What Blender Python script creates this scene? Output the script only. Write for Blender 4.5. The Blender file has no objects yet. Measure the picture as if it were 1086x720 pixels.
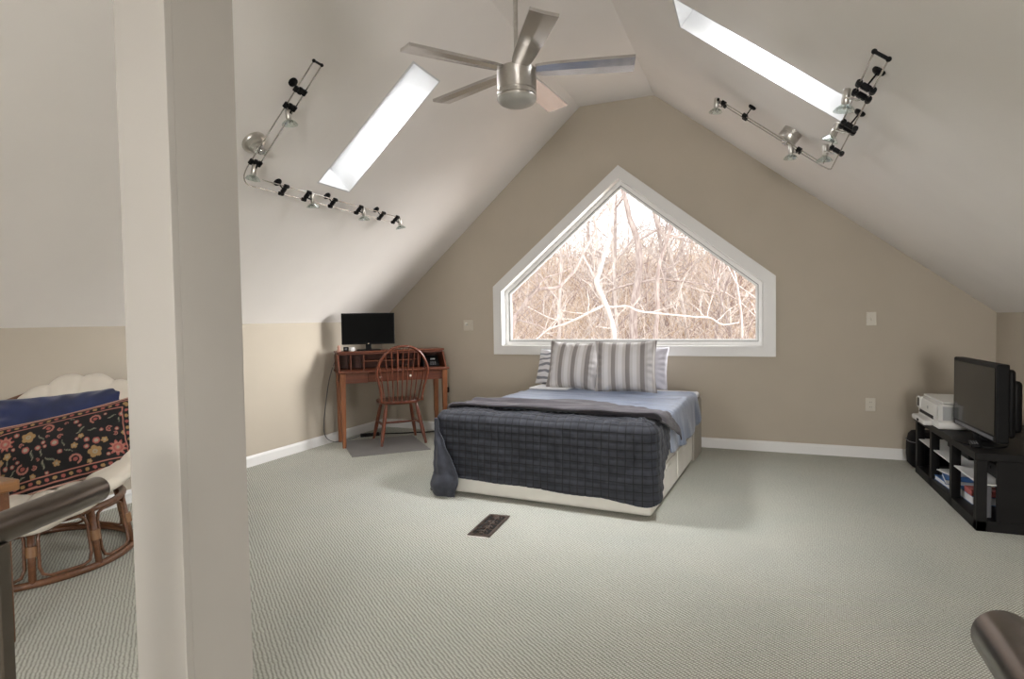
import bpy, bmesh, math, random
from mathutils import Vector, Matrix, noise
R = math.radians
rnd = random.Random(7)
col = bpy.context.scene.collection
scene = bpy.context.scene

# ------------------------------------------------------------------ materials
def new_mat(name):
    m = bpy.data.materials.new(name); m.use_nodes = True
    nt = m.node_tree; nt.nodes.clear()
    out = nt.nodes.new('ShaderNodeOutputMaterial')
    b = nt.nodes.new('ShaderNodeBsdfPrincipled')
    nt.links.new(b.outputs[0], out.inputs[0])
    return m, nt, b, out

def N(nt, kind, **kw):
    n = nt.nodes.new(kind)
    for k, v in kw.items():
        if k in n.inputs: n.inputs[k].default_value = v
        else: setattr(n, k, v)
    return n

def mixcol(nt, fac, a, b, mode='MIX'):
    n = nt.nodes.new('ShaderNodeMix'); n.data_type = 'RGBA'; n.blend_type = mode
    for sock, v in ((n.inputs[0], fac), (n.inputs[6], a), (n.inputs[7], b)):
        if hasattr(v, 'is_output'): nt.links.new(v, sock)
        else: sock.default_value = v if not isinstance(v, tuple) or len(v) == 4 else (*v, 1)
    return n.outputs[2]

def ramp(nt, fac, stops, interp='LINEAR'):
    n = nt.nodes.new('ShaderNodeValToRGB'); n.color_ramp.interpolation = interp
    el = n.color_ramp.elements
    el[0].position, el[0].color = stops[0][0], (*stops[0][1], 1)
    el[1].position, el[1].color = stops[-1][0], (*stops[-1][1], 1)
    for p, c in stops[1:-1]:
        e = el.new(p); e.color = (*c, 1)
    nt.links.new(fac, n.inputs[0])
    return n.outputs[0]

def bump(nt, b, h, strength=.2, dist=.01):
    n = N(nt, 'ShaderNodeBump'); n.inputs['Strength'].default_value = strength
    n.inputs['Distance'].default_value = dist
    nt.links.new(h, n.inputs['Height']); nt.links.new(n.outputs[0], b.inputs['Normal'])

def plain(name, c, rough=.5, metal=0., var=.06, vscale=20., bmp=0., bscale=200., spec=.5, sheen=0., coat=0., aniso=0.):
    """a procedural surface: one colour with a slight noise variation and an optional fine bump"""
    m, nt, b, out = new_mat(name)
    tc = N(nt, 'ShaderNodeTexCoord')
    nz = N(nt, 'ShaderNodeTexNoise', Scale=vscale, Detail=3.0)
    nt.links.new(tc.outputs['Object'], nz.inputs['Vector'])
    lo = tuple(max(0, x*(1-var)) for x in c); hi = tuple(min(1, x*(1+var)) for x in c)
    nt.links.new(ramp(nt, nz.outputs[0], [(.3, lo), (.7, hi)]), b.inputs['Base Color'])
    b.inputs['Roughness'].default_value = rough; b.inputs['Metallic'].default_value = metal
    b.inputs['Specular IOR Level'].default_value = spec
    b.inputs['Sheen Weight'].default_value = sheen
    b.inputs['Coat Weight'].default_value = coat
    if bmp:
        n2 = N(nt, 'ShaderNodeTexNoise', Scale=bscale, Detail=2.0)
        nt.links.new(tc.outputs['Object'], n2.inputs['Vector'])
        bump(nt, b, n2.outputs[0], bmp, .004)
    return m

M = {}
M['wall'] = plain('greige_wall_paint', (.465, .413, .337), .75, var=.02, vscale=3, bmp=.06, bscale=300, spec=.25)
M['ceiling'] = plain('pale_ceiling_paint', (.81, .775, .74), .8, var=.02, vscale=2, bmp=.05, bscale=250, spec=.2)
M['trim'] = plain('white_trim_paint', (.74, .735, .72), .4, var=.015, vscale=4, bmp=.02, bscale=120)
M['column'] = plain('column_paint', (.395, .372, .338), .65, var=.02, vscale=3, bmp=.04, bscale=260, spec=.25)
M['shaft'] = plain('white_shaft_paint', (.66, .665, .67), .85, var=.01)
M['sash'] = plain('white_vinyl_sash', (.8, .8, .79), .35, var=.01)
M['gasket'] = plain('grey_gasket', (.22, .22, .22), .5)
M['plate'] = plain('almond_plastic_plate', (.56, .52, .44), .4, var=.02)
M['ivory'] = plain('ivory_plastic', (.8, .78, .72), .35, var=.02)
M['nickel'] = plain('brushed_nickel', (.56, .54, .51), .32, 1., var=.05, vscale=60, bmp=.03, bscale=400)
M['chrome'] = plain('polished_chrome', (.75, .75, .74), .12, 1., var=.03)
M['black_plastic'] = plain('black_plastic', (.005, .005, .0055), .5, var=.2, spec=.15)
M['rail_steel'] = plain('thin_steel_rail', (.5, .49, .47), .25, 1., var=.05)
M['bronze'] = plain('bronze_handrail_metal', (.15, .127, .108), .3, 1., var=.12, vscale=9, bmp=.02, bscale=90)
M['blade'] = plain('silver_fan_blade', (.60, .575, .56), .13, .85, var=.04, vscale=8)
M['frost'] = plain('frosted_opal_glass', (.34, .33, .30), .35, var=.02)
M['black_gloss'] = plain('gloss_black_screen', (.006, .006, .007), .1, var=.1, spec=.4)
M['black_screen'] = plain('monitor_screen_black', (.003, .003, .003), .5, var=.1, spec=.06)
M['black_wood'] = plain('black_stained_wood', (.005, .0045, .0045), .5, var=.3, vscale=12, bmp=.05, bscale=60, spec=.2)
M['printer'] = plain('printer_white_plastic', (.62, .61, .58), .4, var=.02)
M['printer_grey'] = plain('printer_grey_panel', (.33, .335, .33), .45, var=.03)
M['bed_base'] = plain('cream_bed_base', (.76, .735, .68), .6, var=.03, vscale=6, bmp=.05, bscale=200)
M['bed_head'] = plain('taupe_headboard', (.36, .335, .29), .6, var=.03)
M['sheet'] = plain('white_cotton_sheet', (.74, .74, .76), .85, var=.03, bmp=.1, bscale=40, sheen=.2)
M['mat'] = plain('grey_plastic_mat', (.21, .205, .2), .5, var=.05, vscale=6)
M['blue_item'] = plain('blue_card_cover', (.035, .12, .33), .4, var=.25, vscale=9)
M['red_item'] = plain('red_card_box', (.4, .1, .09), .5, var=.4, vscale=60)
M['grey_item'] = plain('grey_plastic_case', (.12, .12, .13), .45, var=.1)
M['paper'] = plain('white_paper', (.75, .75, .74), .7, var=.03)
M['bag'] = plain('black_nylon', (.005, .005, .006), .7, var=.3, bmp=.15, bscale=150, spec=.15)
M['vent'] = plain('dark_bronze_vent', (.11, .08, .065), .4, .6, var=.3, vscale=40)
M['vent_dark'] = plain('vent_cavity', (.006, .005, .005), .8)
M['vent_edge'] = plain('pale_cut_edge', (.62, .58, .54), .8)
M['cushion'] = plain('cream_cotton_cushion', (.70, .645, .56), .9, var=.04, vscale=6, bmp=.12, bscale=60, sheen=.15)
M['navy'] = plain('navy_velvet', (.012, .022, .085), .85, var=.35, vscale=8, bmp=.1, bscale=160, sheen=.35)
M['piping'] = plain('pink_piping', (.46, .27, .21), .8)

def wood(name, dark, light, scale=6., rough=.4, axis='X', coat=.1):
    m, nt, b, out = new_mat(name)
    tc = N(nt, 'ShaderNodeTexCoord'); mp = N(nt, 'ShaderNodeMapping')
    mp.inputs['Scale'].default_value = {'X': (.25, 3, 3), 'Y': (3, .25, 3), 'Z': (3, 3, .25)}[axis]
    nt.links.new(tc.outputs['Object'], mp.inputs['Vector'])
    nz = N(nt, 'ShaderNodeTexNoise', Scale=scale*3, Detail=6.0, Roughness=.6, Distortion=.6)
    nt.links.new(mp.outputs[0], nz.inputs['Vector'])
    nt.links.new(ramp(nt, nz.outputs[0], [(.3, dark), (.55, tuple((a+c)/2 for a, c in zip(dark, light))), (.75, light)]), b.inputs['Base Color'])
    b.inputs['Roughness'].default_value = rough; b.inputs['Coat Weight'].default_value = coat
    bump(nt, b, nz.outputs[0], .08, .002)
    return m
M['desk'] = wood('reddish_cherry_wood', (.085, .023, .011), (.185, .054, .022), axis='X')
M['desk_leg'] = wood('cherry_leg_wood', (.17, .056, .02), (.32, .12, .045), axis='Z')
M['desk_in'] = wood('dark_cherry_inside', (.08, .02, .012), (.14, .04, .02), axis='X')
M['chair'] = wood('red_brown_chair_wood', (.105, .025, .012), (.2, .055, .024), axis='Z', rough=.32, coat=.3)
M['oak'] = wood('honey_oak_wood', (.19, .085, .03), (.36, .175, .07), axis='Y', rough=.35, coat=.3)
M['rattan'] = wood('brown_rattan_cane', (.10, .04, .018), (.22, .095, .042), axis='X', rough=.4, coat=.3)
M['rattan_wrap'] = wood('pale_rattan_binding', (.22, .11, .05), (.34, .19, .09), axis='Z', rough=.5)

def carpet():
    m, nt, b, out = new_mat('sage_loop_carpet')
    tc = N(nt, 'ShaderNodeTexCoord')
    def wave(rot, sc, dist):
        mp = N(nt, 'ShaderNodeMapping'); mp.inputs['Rotation'].default_value = (0, 0, rot)
        nt.links.new(tc.outputs['Object'], mp.inputs['Vector'])
        w = N(nt, 'ShaderNodeTexWave', Scale=sc, Distortion=dist, Detail=2.0); w.inputs['Detail Scale'].default_value = 1.2
        nt.links.new(mp.outputs[0], w.inputs['Vector']); return w.outputs['Fac']
    a = wave(R(38), 33, 1.2); c = wave(R(-52), 21, 3.0)
    nz = N(nt, 'ShaderNodeTexNoise', Scale=2.2, Detail=4.0); nt.links.new(tc.outputs['Object'], nz.inputs['Vector'])
    nf = N(nt, 'ShaderNodeTexNoise', Scale=110.0, Detail=2.0); nt.links.new(tc.outputs['Object'], nf.inputs['Vector'])
    mul = N(nt, 'ShaderNodeMath', operation='MULTIPLY'); nt.links.new(a, mul.inputs[0]); nt.links.new(c, mul.inputs[1])
    add = N(nt, 'ShaderNodeMath', operation='ADD'); nt.links.new(mul.outputs[0], add.inputs[0])
    sc = N(nt, 'ShaderNodeMath', operation='MULTIPLY'); sc.inputs[1].default_value = .55
    nt.links.new(nf.outputs[0], sc.inputs[0]); nt.links.new(sc.outputs[0], add.inputs[1])
    fine = ramp(nt, add.outputs[0], [(.2, (.26, .255, .215)), (.55, (.53, .53, .463)), (.95, (.70, .70, .625))])
    big = ramp(nt, nz.outputs[0], [(.3, (.93, .95, .96)), (.7, (1, 1, 1))])
    nt.links.new(mixcol(nt, 1.0, fine, big, 'MULTIPLY'), b.inputs['Base Color'])
    b.inputs['Roughness'].default_value = .95; b.inputs['Specular IOR Level'].default_value = .1
    b.inputs['Sheen Weight'].default_value = .1
    bump(nt, b, add.outputs[0], .6, .006)
    return m
M['carpet'] = carpet()

def glass(name, gloss=.05, tint=(1, 1, 1)):
    m = bpy.data.materials.new(name); m.use_nodes = True; nt = m.node_tree; nt.nodes.clear()
    out = N(nt, 'ShaderNodeOutputMaterial'); tr = N(nt, 'ShaderNodeBsdfTransparent'); gl = N(nt, 'ShaderNodeBsdfGlossy')
    gl.inputs['Roughness'].default_value = .02; tr.inputs[0].default_value = (*tint, 1)
    mx = N(nt, 'ShaderNodeMixShader'); mx.inputs[0].default_value = gloss
    nt.links.new(tr.outputs[0], mx.inputs[1]); nt.links.new(gl.outputs[0], mx.inputs[2]); nt.links.new(mx.outputs[0], out.inputs[0])
    return m
M['glass'] = glass('clear_window_glass', .015)
M['lamp_glass'] = glass('clear_lamp_glass', .3, (.88, .93, .91))

def stripes():
    m, nt, b, out = new_mat('grey_striped_cotton')
    tc = N(nt, 'ShaderNodeTexCoord'); sx = N(nt, 'ShaderNodeSeparateXYZ'); nt.links.new(tc.outputs['Object'], sx.inputs[0])
    nz = N(nt, 'ShaderNodeTexNoise', Scale=30.0); nt.links.new(tc.outputs['Object'], nz.inputs['Vector'])
    mul = N(nt, 'ShaderNodeMath', operation='MULTIPLY_ADD'); mul.inputs[1].default_value = 7.9; mul.inputs[2].default_value = 10.42
    nt.links.new(sx.outputs[0], mul.inputs[0])
    fr = N(nt, 'ShaderNodeMath', operation='FRACT'); nt.links.new(mul.outputs[0], fr.inputs[0])
    c = ramp(nt, fr.outputs[0], [(0, (.60, .58, .58)), (.28, (.60, .58, .58)), (.3, (.48, .45, .43)), (.5, (.48, .45, .43)), (.52, (.24, .215, .205)), (.8, (.26, .235, .225)), (.82, (.50, .48, .47))], 'LINEAR')
    nt.links.new(c, b.inputs['Base Color']); b.inputs['Roughness'].default_value = .7
    b.inputs['Sheen Weight'].default_value = .3
    bump(nt, b, nz.outputs[0], .15, .004)
    return m
M['stripe'] = stripes()

def zebra():
    m, nt, b, out = new_mat('white_grey_patterned_cotton')
    tc = N(nt, 'ShaderNodeTexCoord')
    w = N(nt, 'ShaderNodeTexWave', Scale=5.0, Distortion=5.0, Detail=1.0); w.inputs['Detail Scale'].default_value = 1.3
    w.bands_direction = 'Z'
    nt.links.new(tc.outputs['Object'], w.inputs['Vector'])
    nt.links.new(ramp(nt, w.outputs['Fac'], [(.25, (.25, .26, .3)), (.4, (.74, .74, .77))]), b.inputs['Base Color'])
    b.inputs['Roughness'].default_value = .85
    return m
M['zebra'] = zebra()
M['lilac'] = plain('pale_lilac_cotton', (.58, .57, .63), .85, var=.04, bmp=.1, bscale=50, sheen=.2)

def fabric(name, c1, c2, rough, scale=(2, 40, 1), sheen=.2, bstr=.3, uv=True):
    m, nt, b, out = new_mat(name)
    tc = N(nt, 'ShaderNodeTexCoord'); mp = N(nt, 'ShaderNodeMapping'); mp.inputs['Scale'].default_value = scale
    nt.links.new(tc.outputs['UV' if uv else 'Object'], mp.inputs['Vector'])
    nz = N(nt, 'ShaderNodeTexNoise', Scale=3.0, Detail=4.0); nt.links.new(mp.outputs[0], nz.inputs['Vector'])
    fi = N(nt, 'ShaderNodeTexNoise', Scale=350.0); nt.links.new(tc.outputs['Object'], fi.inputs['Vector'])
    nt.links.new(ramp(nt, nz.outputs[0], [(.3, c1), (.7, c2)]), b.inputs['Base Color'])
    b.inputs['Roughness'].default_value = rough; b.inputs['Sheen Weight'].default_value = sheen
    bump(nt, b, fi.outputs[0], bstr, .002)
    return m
M['quilt'] = fabric('charcoal_quilted_cotton', (.012, .014, .022), (.022, .025, .036), .75, (4, 4, 1), .06)
def stitched(m):  # darkens the seam lines in colour, as shade in the stitched grooves
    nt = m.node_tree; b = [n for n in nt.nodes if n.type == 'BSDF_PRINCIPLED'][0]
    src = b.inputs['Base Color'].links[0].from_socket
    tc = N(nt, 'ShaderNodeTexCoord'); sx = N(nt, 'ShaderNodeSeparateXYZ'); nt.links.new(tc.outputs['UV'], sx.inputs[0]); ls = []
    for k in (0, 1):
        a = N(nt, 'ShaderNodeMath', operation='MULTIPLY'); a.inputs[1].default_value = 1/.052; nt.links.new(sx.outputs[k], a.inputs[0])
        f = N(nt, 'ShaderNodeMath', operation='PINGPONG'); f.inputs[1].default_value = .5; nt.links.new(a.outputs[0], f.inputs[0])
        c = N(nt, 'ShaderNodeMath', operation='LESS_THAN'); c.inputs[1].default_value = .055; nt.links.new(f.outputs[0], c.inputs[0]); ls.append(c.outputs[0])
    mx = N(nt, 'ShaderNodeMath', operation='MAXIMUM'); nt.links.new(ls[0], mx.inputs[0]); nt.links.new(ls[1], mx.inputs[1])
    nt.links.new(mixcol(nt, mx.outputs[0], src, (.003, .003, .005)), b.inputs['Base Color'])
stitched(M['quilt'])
M['quilt_back'] = fabric('slate_quilt_reverse', (.016, .018, .028), (.034, .038, .054), .7, (3, 3, 1), .08)
M['throw'] = fabric('mauve_grey_throw', (.026, .023, .03), (.10, .088, .10), .65, (1.2, 9, 1), .12)  # light and dark streaks put wrinkle shading into the colour
M['coverlet'] = fabric('steel_blue_coverlet', (.115, .155, .255), (.26, .31, .42), .36, (1.5, 10, 1), .15)

def vcol_mat(name, rough=.9):
    m, nt, b, out = new_mat(name)
    a = N(nt, 'ShaderNodeVertexColor'); a.layer_name = 'embroidery'
    tc = N(nt, 'ShaderNodeTexCoord'); nz = N(nt, 'ShaderNodeTexNoise', Scale=220.0); nt.links.new(tc.outputs['Object'], nz.inputs['Vector'])
    nt.links.new(a.outputs[0], b.inputs['Base Color']); b.inputs['Roughness'].default_value = rough
    bump(nt, b, nz.outputs[0], .5, .003); return m
M['embroidery'] = vcol_mat('floral_embroidered_cloth')

def bark(name, c1, c2):
    m, nt, b, out = new_mat(name)
    tc = N(nt, 'ShaderNodeTexCoord'); mp = N(nt, 'ShaderNodeMapping'); mp.inputs['Scale'].default_value = (6, 6, 1.2)
    nt.links.new(tc.outputs['Object'], mp.inputs['Vector'])
    nz = N(nt, 'ShaderNodeTexNoise', Scale=4.0, Detail=5.0); nt.links.new(mp.outputs[0], nz.inputs['Vector'])
    nt.links.new(ramp(nt, nz.outputs[0], [(.35, c1), (.65, c2)]), b.inputs['Base Color'])
    b.inputs['Roughness'].default_value = .9; bump(nt, b, nz.outputs[0], .5, .02); return m
M['bark_pale'] = bark('pale_grey_bark', (.42, .36, .33), (.66, .6, .56))
M['bark_mid'] = bark('grey_brown_bark', (.26, .205, .19), (.46, .395, .365))
M['twig_tan'] = bark('dry_tan_stems', (.44, .32, .225), (.64, .51, .39))
M['twig_pale'] = bark('pale_dry_stems', (.55, .46, .4), (.78, .7, .65))
M['twig_pink'] = bark('pinkish_brown_stems', (.24, .165, .15), (.4, .3, .28))
M['leaf_litter'] = bark('dry_leaf_litter', (.44, .33, .25), (.66, .54, .44))

# ------------------------------------------------------------------ mesh helpers
def obj(name, bm, m, parent=None, smooth=False, angle=None, loc=None, rot=None):
    me = bpy.data.meshes.new(name)
    bmesh.ops.recalc_face_normals(bm, faces=bm.faces[:]); bm.to_mesh(me); bm.free()
    for mm in (m if isinstance(m, (list, tuple)) else [m]): me.materials.append(mm)
    o = bpy.data.objects.new(name, me); col.objects.link(o)
    if smooth:
        for p in me.polygons: p.use_smooth = True
        if angle: me.set_sharp_from_angle(angle=R(angle))
    if parent is not None: o.parent = parent
    if loc is not None: o.location = loc
    if rot is not None: o.rotation_euler = rot
    return o

def thing(name, label, cat, loc=(0, 0, 0), rotz=0., group=None):
    o = bpy.data.objects.new(name, None); col.objects.link(o); o.empty_display_size = .1
    o.location = loc; o.rotation_euler = (0, 0, rotz)
    return tag(o, label, cat, group)

def tag(o, label=None, cat=None, group=None, kind=None):
    if label: o['label'] = label
    if cat: o['category'] = cat
    if group: o['group'] = group
    if kind: o['kind'] = kind
    return o

def B(): return bmesh.new()

def merge(bm, other, mat=None):
    """copies another bmesh into bm"""
    vm = {}
    for v in other.verts: vm[v] = bm.verts.new(mat @ v.co if mat else v.co)
    for f in other.faces:
        try:
            nf = bm.faces.new([vm[v] for v in f.verts]); nf.material_index = f.material_index; nf.smooth = f.smooth
        except ValueError: pass
    other.free()

def box(bm, lo, hi, bev=0., seg=2, mat=None):
    t = bmesh.new(); bmesh.ops.create_cube(t, size=1)
    for v in t.verts:
        v.co = Vector([(lo[i]+hi[i])/2 + v.co[i]*(hi[i]-lo[i]) for i in range(3)])
    if bev: bmesh.ops.bevel(t, geom=t.edges[:], offset=bev, segments=seg, affect='EDGES', profile=.5)
    merge(bm, t, mat); return bm

def spline(pts, n=6):
    pts = [Vector(p) for p in pts]
    if len(pts) < 3: return pts
    out = []
    P = [pts[0]*2-pts[1]] + pts + [pts[-1]*2-pts[-2]]
    for i in range(1, len(P)-2):
        for k in range(n):
            t = k/n; a, b, c, d = P[i-1:i+3]
            out.append(.5*((2*b)+(c-a)*t+(2*a-5*b+4*c-d)*t*t+(3*b-a-3*c+d)*t**3))
    out.append(pts[-1]); return out

def tube(bm, pts, r, seg=8, cap=True, closed=False, mi=0, round_end=0):
    pts = [Vector(p) for p in pts]; n = len(pts)
    rr = (lambda i: r) if not isinstance(r, (list, tuple)) else (lambda i: r[0]+(r[1]-r[0])*i/max(1, n-1) if len(r) == 2 else r[i])
    rings = []; up = None
    for i, p in enumerate(pts):
        if closed: d = pts[(i+1) % n]-pts[i-1]
        else: d = pts[min(i+1, n-1)]-pts[max(i-1, 0)]
        d = d.normalized() if d.length > 1e-9 else Vector((0, 0, 1))
        if up is None:
            up = d.orthogonal().normalized()
        up = (up-d*up.dot(d)); up = up.normalized() if up.length > 1e-6 else d.orthogonal().normalized()
        s = d.cross(up)
        rings.append([bm.verts.new(p+(up*math.cos(a)+s*math.sin(a))*rr(i)) for a in [2*math.pi*k/seg for k in range(seg)]])
    m = n if closed else n-1
    for i in range(m):
        A, Bq = rings[i], rings[(i+1) % n]
        for k in range(seg):
            f = bm.faces.new((A[k], A[(k+1) % seg], Bq[(k+1) % seg], Bq[k])); f.smooth = True; f.material_index = mi
    if cap and not closed:
        for e in (rings[0][::-1], rings[-1]):
            f = bm.faces.new(e); f.material_index = mi
    return bm

def lathe(bm, prof, seg=24, mat=None, closed_ends=True, mi=0):
    """revolves (r, z) pairs about z"""
    rings = []
    for r, z in prof:
        rings.append([bm.verts.new((mat @ Vector((r*math.cos(a), r*math.sin(a), z))) if mat else (r*math.cos(a), r*math.sin(a), z)) for a in [2*math.pi*k/seg for k in range(seg)]])
    for i in range(len(rings)-1):
        for k in range(seg):
            f = bm.faces.new((rings[i][k], rings[i][(k+1) % seg], rings[i+1][(k+1) % seg], rings[i+1][k])); f.material_index = mi
    if closed_ends:
        for e in (rings[0][::-1], rings[-1]):
            try:
                f = bm.faces.new(e); f.material_index = mi
            except ValueError: pass
    return bm

def plate(outer, holes, to3, depth):
    """flat slab from a 2-D outline with 2-D holes; to3(u, v, d) places it, d runs 0..depth"""
    bm = bmesh.new(); loops3 = []
    for d in (0, depth):
        edges = []; ls = []
        for lp in [outer]+list(holes):
            vs = [bm.verts.new(to3(u, v, d)) for u, v in lp]; ls.append(vs)
            for i in range(len(vs)): edges.append(bm.edges.new((vs[i], vs[(i+1) % len(vs)])))
        loops3.append(ls)
        bmesh.ops.triangle_fill(bm, edges=edges, use_beauty=True)
    for a, b in zip(*loops3):
        for i in range(len(a)):
            j = (i+1) % len(a)
            try: bm.faces.new((a[i], a[j], b[j], b[i]))
            except ValueError: pass
    return bm

def align(p, d):
    """matrix that puts local z along d at p"""
    return Matrix.Translation(Vector(p)) @ Vector(d).normalized().to_track_quat('Z', 'Y').to_matrix().to_4x4()

# ------------------------------------------------------------------ room shell
XL, XR, YB, YF = -4.06, 1.80, 5.88, -3.2
ZK, ZT = 1.24, 3.375
RL, RR = -1.627, -.888
WT = .16
gable = [(XL, 0), (XR, 0), (XR, ZK), (RR, ZT), (RL, ZT), (XL, ZK)]
win_in = [(-2.525, .952), (.086, .952), (.086, 1.556), (-1.241, 2.635), (-2.525, 1.55)]
win_out = [(-2.61, .868), (.18, .868), (.18, 1.60), (-1.2425, 2.746), (-2.61, 1.597)]
rear_in = [(.3, .55), (1.55, .55), (1.55, 1.33), (.3, 2.2)]

def struct(name, bm, m, parent=None, **k):
    o = obj(name, bm, m, parent, **k)
    if parent is None: o['kind'] = 'structure'
    return o

struct('floor', box(B(), (XL-.1, YF-.1, -.2), (XR+.1, YB+.1, 0)), M['carpet'])
struct('wall_back', plate(gable, [win_in], lambda u, v, d: (u, YB+d, v), WT), M['wall'])
struct('wall_front', plate(gable, [rear_in], lambda u, v, d: (u, YF-d, v), WT), M['wall'])
struct('wall_left', box(B(), (XL-.12, YF-.1, 0), (XL, YB+.1, ZK)), M['wall'])
struct('wall_right', box(B(), (XR, YF-.1, 0), (XR+.12, YB+.1, ZK)), M['wall'])

# slopes: (origin, up-slope unit vector, inward normal)
def slope(x0, x1):
    es = Vector((x1-x0, 0, ZT-ZK)); L = es.length; es /= L
    n = es.cross(Vector((0, 1, 0)));  n = n if n.z < 0 else -n
    return Vector((x0, 0, ZK)), es, n, L
SL = slope(XL, RL); SR = slope(XR, RR)
def S3(S, s, y, h=0.): return S[0]+S[1]*s+Vector((0, y, 0))+S[2]*h
skyL = [(1.526, 3.46), (2.62, 3.46), (2.62, 3.83), (1.526, 3.83)]
skyR = [(1.715, 3.40), (2.835, 3.44), (2.835, 3.80), (1.715, 3.82)]
skyR = [(1.715, 3.41), (2.835, 3.41), (2.835, 3.79), (1.715, 3.79)]
def shifted(h, dy): return [(s, y+dy) for s, y in h]
skyL2, skyR2 = shifted(skyL, -3.9), shifted(skyR, -3.9)
TH = .24
cb = B()
for S, hs in ((SL, (skyL, skyL2)), (SR, (skyR, skyR2))):
    merge(cb, plate([(0, YF), (S[3], YF), (S[3], YB), (0, YB)], hs, lambda u, v, d, S=S: S3(S, u, v, -d), TH))
box(cb, (RL-.1, YF, ZT), (RR+.1, YB, ZT+.2))
struct('ceiling', cb, M['ceiling'])

# skylights: lining and frame, glass at the top of the shaft
def skylight(name, S, h):
    def grow(h, g):
        (s0, y0), (s1, _), (_, y1), _ = h
        return [(s0-g, y0-g), (s1+g, y0-g), (s1+g, y1+g), (s0-g, y1+g)]
    root = struct(name, plate(grow(h, -.0005), [grow(h, -.012)], lambda u, v, d: S3(S, u, v, -d), TH+.02), M['shaft'])
    obj('sash', plate(grow(h, .03), [grow(h, -.035)], lambda u, v, d: S3(S, u, v, -(TH+.02)-d), .05), M['sash'], root)
    obj('pane', plate(grow(h, -.03), [], lambda u, v, d: S3(S, u, v, -(TH+.035)-d), .006), M['glass'], root)
    return root
skylight('window_2', SL, skyL); skylight('window_3', SR, skyR)
skylight('added_window_4', SL, skyL2); skylight('added_window_5', SR, skyR2)  # unseen rear pair, added for sky light from behind the camera

# gable window
def inset(poly, g):
    n = len(poly); out = []
    for i in range(n):
        p0, p1, p2 = Vector(poly[i-1]), Vector(poly[i]), Vector(poly[(i+1) % n])
        d1, d2 = (p1-p0).normalized(), (p2-p1).normalized()
        n1, n2 = Vector((-d1.y, d1.x)), Vector((-d2.y, d2.x))
        b = (n1+n2).normalized(); k = g/max(.2, b.dot(n1)); out.append(tuple(p1+b*k))
    return out
bm = plate(win_out, [win_in], lambda u, v, d: (u, YB-.02+d, v), .02)
w1 = struct('window_1', bm, M['trim'])
obj('jamb', plate(inset(win_in, .0), [inset(win_in, .012)], lambda u, v, d: (u, YB-.022+d, v), WT+.02), M['trim'], w1)
obj('sash', plate(inset(win_in, .012), [inset(win_in, .05)], lambda u, v, d: (u, YB+.085+d, v), .05), M['sash'], w1)
obj('glazing_bead', plate(inset(win_in, .05), [inset(win_in, .056)], lambda u, v, d: (u, YB+.093+d, v), .03), M['gasket'], w1)
obj('inner_sash', plate(inset(win_in, .056), [inset(win_in, .075)], lambda u, v, d: (u, YB+.098+d, v), .03), M['sash'], w1)
obj('pane', plate(inset(win_in, .07), [], lambda u, v, d: (u, YB+.112+d, v), .006), M['glass'], w1)

# unseen window behind the camera, added to let fill light in
w6 = struct('added_window_6', plate(inset(rear_in, -.09), [rear_in], lambda u, v, d: (u, YF+.02-d, v), .02), M['trim'])
obj('sash', plate(rear_in, [inset(rear_in, .05)], lambda u, v, d: (u, YF-.08-d, v), .05), M['sash'], w6)
obj('pane', plate(inset(rear_in, .04), [], lambda u, v, d: (u, YF-.1-d, v), .006), M['glass'], w6)

# baseboards with a small moulded top
def baseboard(name, p0, p1, nrm):
    prof = [(0, 0), (.015, 0), (.015, .072), (.011, .082), (.006, .092), (0, .094)]
    bm = B(); n = Vector((*nrm, 0)); rows = []
    for p in (p0, p1): rows.append([bm.verts.new(Vector((*p, 0))+n*a+Vector((0, 0, z))) for a, z in prof])
    k = len(prof)
    for i in range(k): bm.faces.new((rows[0][i], rows[0][(i+1) % k], rows[1][(i+1) % k], rows[1][i]))
    bm.faces.new(rows[0]); bm.faces.new(rows[1][::-1])
    struct(name, bm, M['trim'])
baseboard('baseboard_left', (XL, YF), (XL, YB-.015), (1, 0))
baseboard('baseboard_back', (XL, YB), (XR, YB), (0, -1))
baseboard('baseboard_right', (XR, YF), (XR, YB-.015), (-1, 0))

# square column in the foreground
cbm = box(B(), (-1.4458, 1.019, 0), (-1.2723, 1.202, 3.37), .002, 1)
box(cbm, (-1.4462, 1.0, 0), (-1.2717, 1.02, 3.37), .002, 2)
tag(struct('column', cbm, M['column']), 'plain square painted column rising from the carpet in the left foreground', 'column')

# ------------------------------------------------------------------ wall plates
def wall_plate(name, label, cat, x, z, w, h):
    t = thing(name, label, cat, (x, YB, z))
    obj('cover_plate', box(B(), (-w/2, -.007, -h/2), (w/2, 0, h/2), .003), M['plate'], t)
    return t
t = wall_plate('dimmer_switch', 'small wall dimmer plate with a round knob left of the gable window', 'switch', -2.921, 1.184, .115, .115)
obj('dimmer_knob', lathe(B(), [(.017, 0), (.016, .016), (.012, .02)], 16, align((-.02, -.007, .012), (0, -1, 0))), M['ivory'], t)
obj('slide_switch', box(B(), (.024, -.013, -.02), (.034, -.006, .035), .002), M['plate'], t)
t = wall_plate('light_switch', 'plain almond switch plate on the back wall right of the gable window', 'switch', .929, 1.202, .075, .115)
obj('toggle', box(B(), (-.006, -.018, -.012), (.006, -.006, .012), .002), M['plate'], t)
t = wall_plate('wall_outlet', 'almond double outlet low on the back wall above the baseboard', 'outlet', .926, .462, .075, .115)
for dz in (-.021, .021):
    s = obj('socket', lathe(B(), [(.016, 0), (.016, .003), (.0155, .0035)], 16, align((0, -.007, dz), (0, -1, 0))), M['plate'], t)
    bm = B()
    for dx in (-.006, .006): box(bm, (dx-.001, -.0112, dz-.003), (dx+.001, -.0103, dz+.006))
    obj('slot', bm, M['black_plastic'], s)
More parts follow.
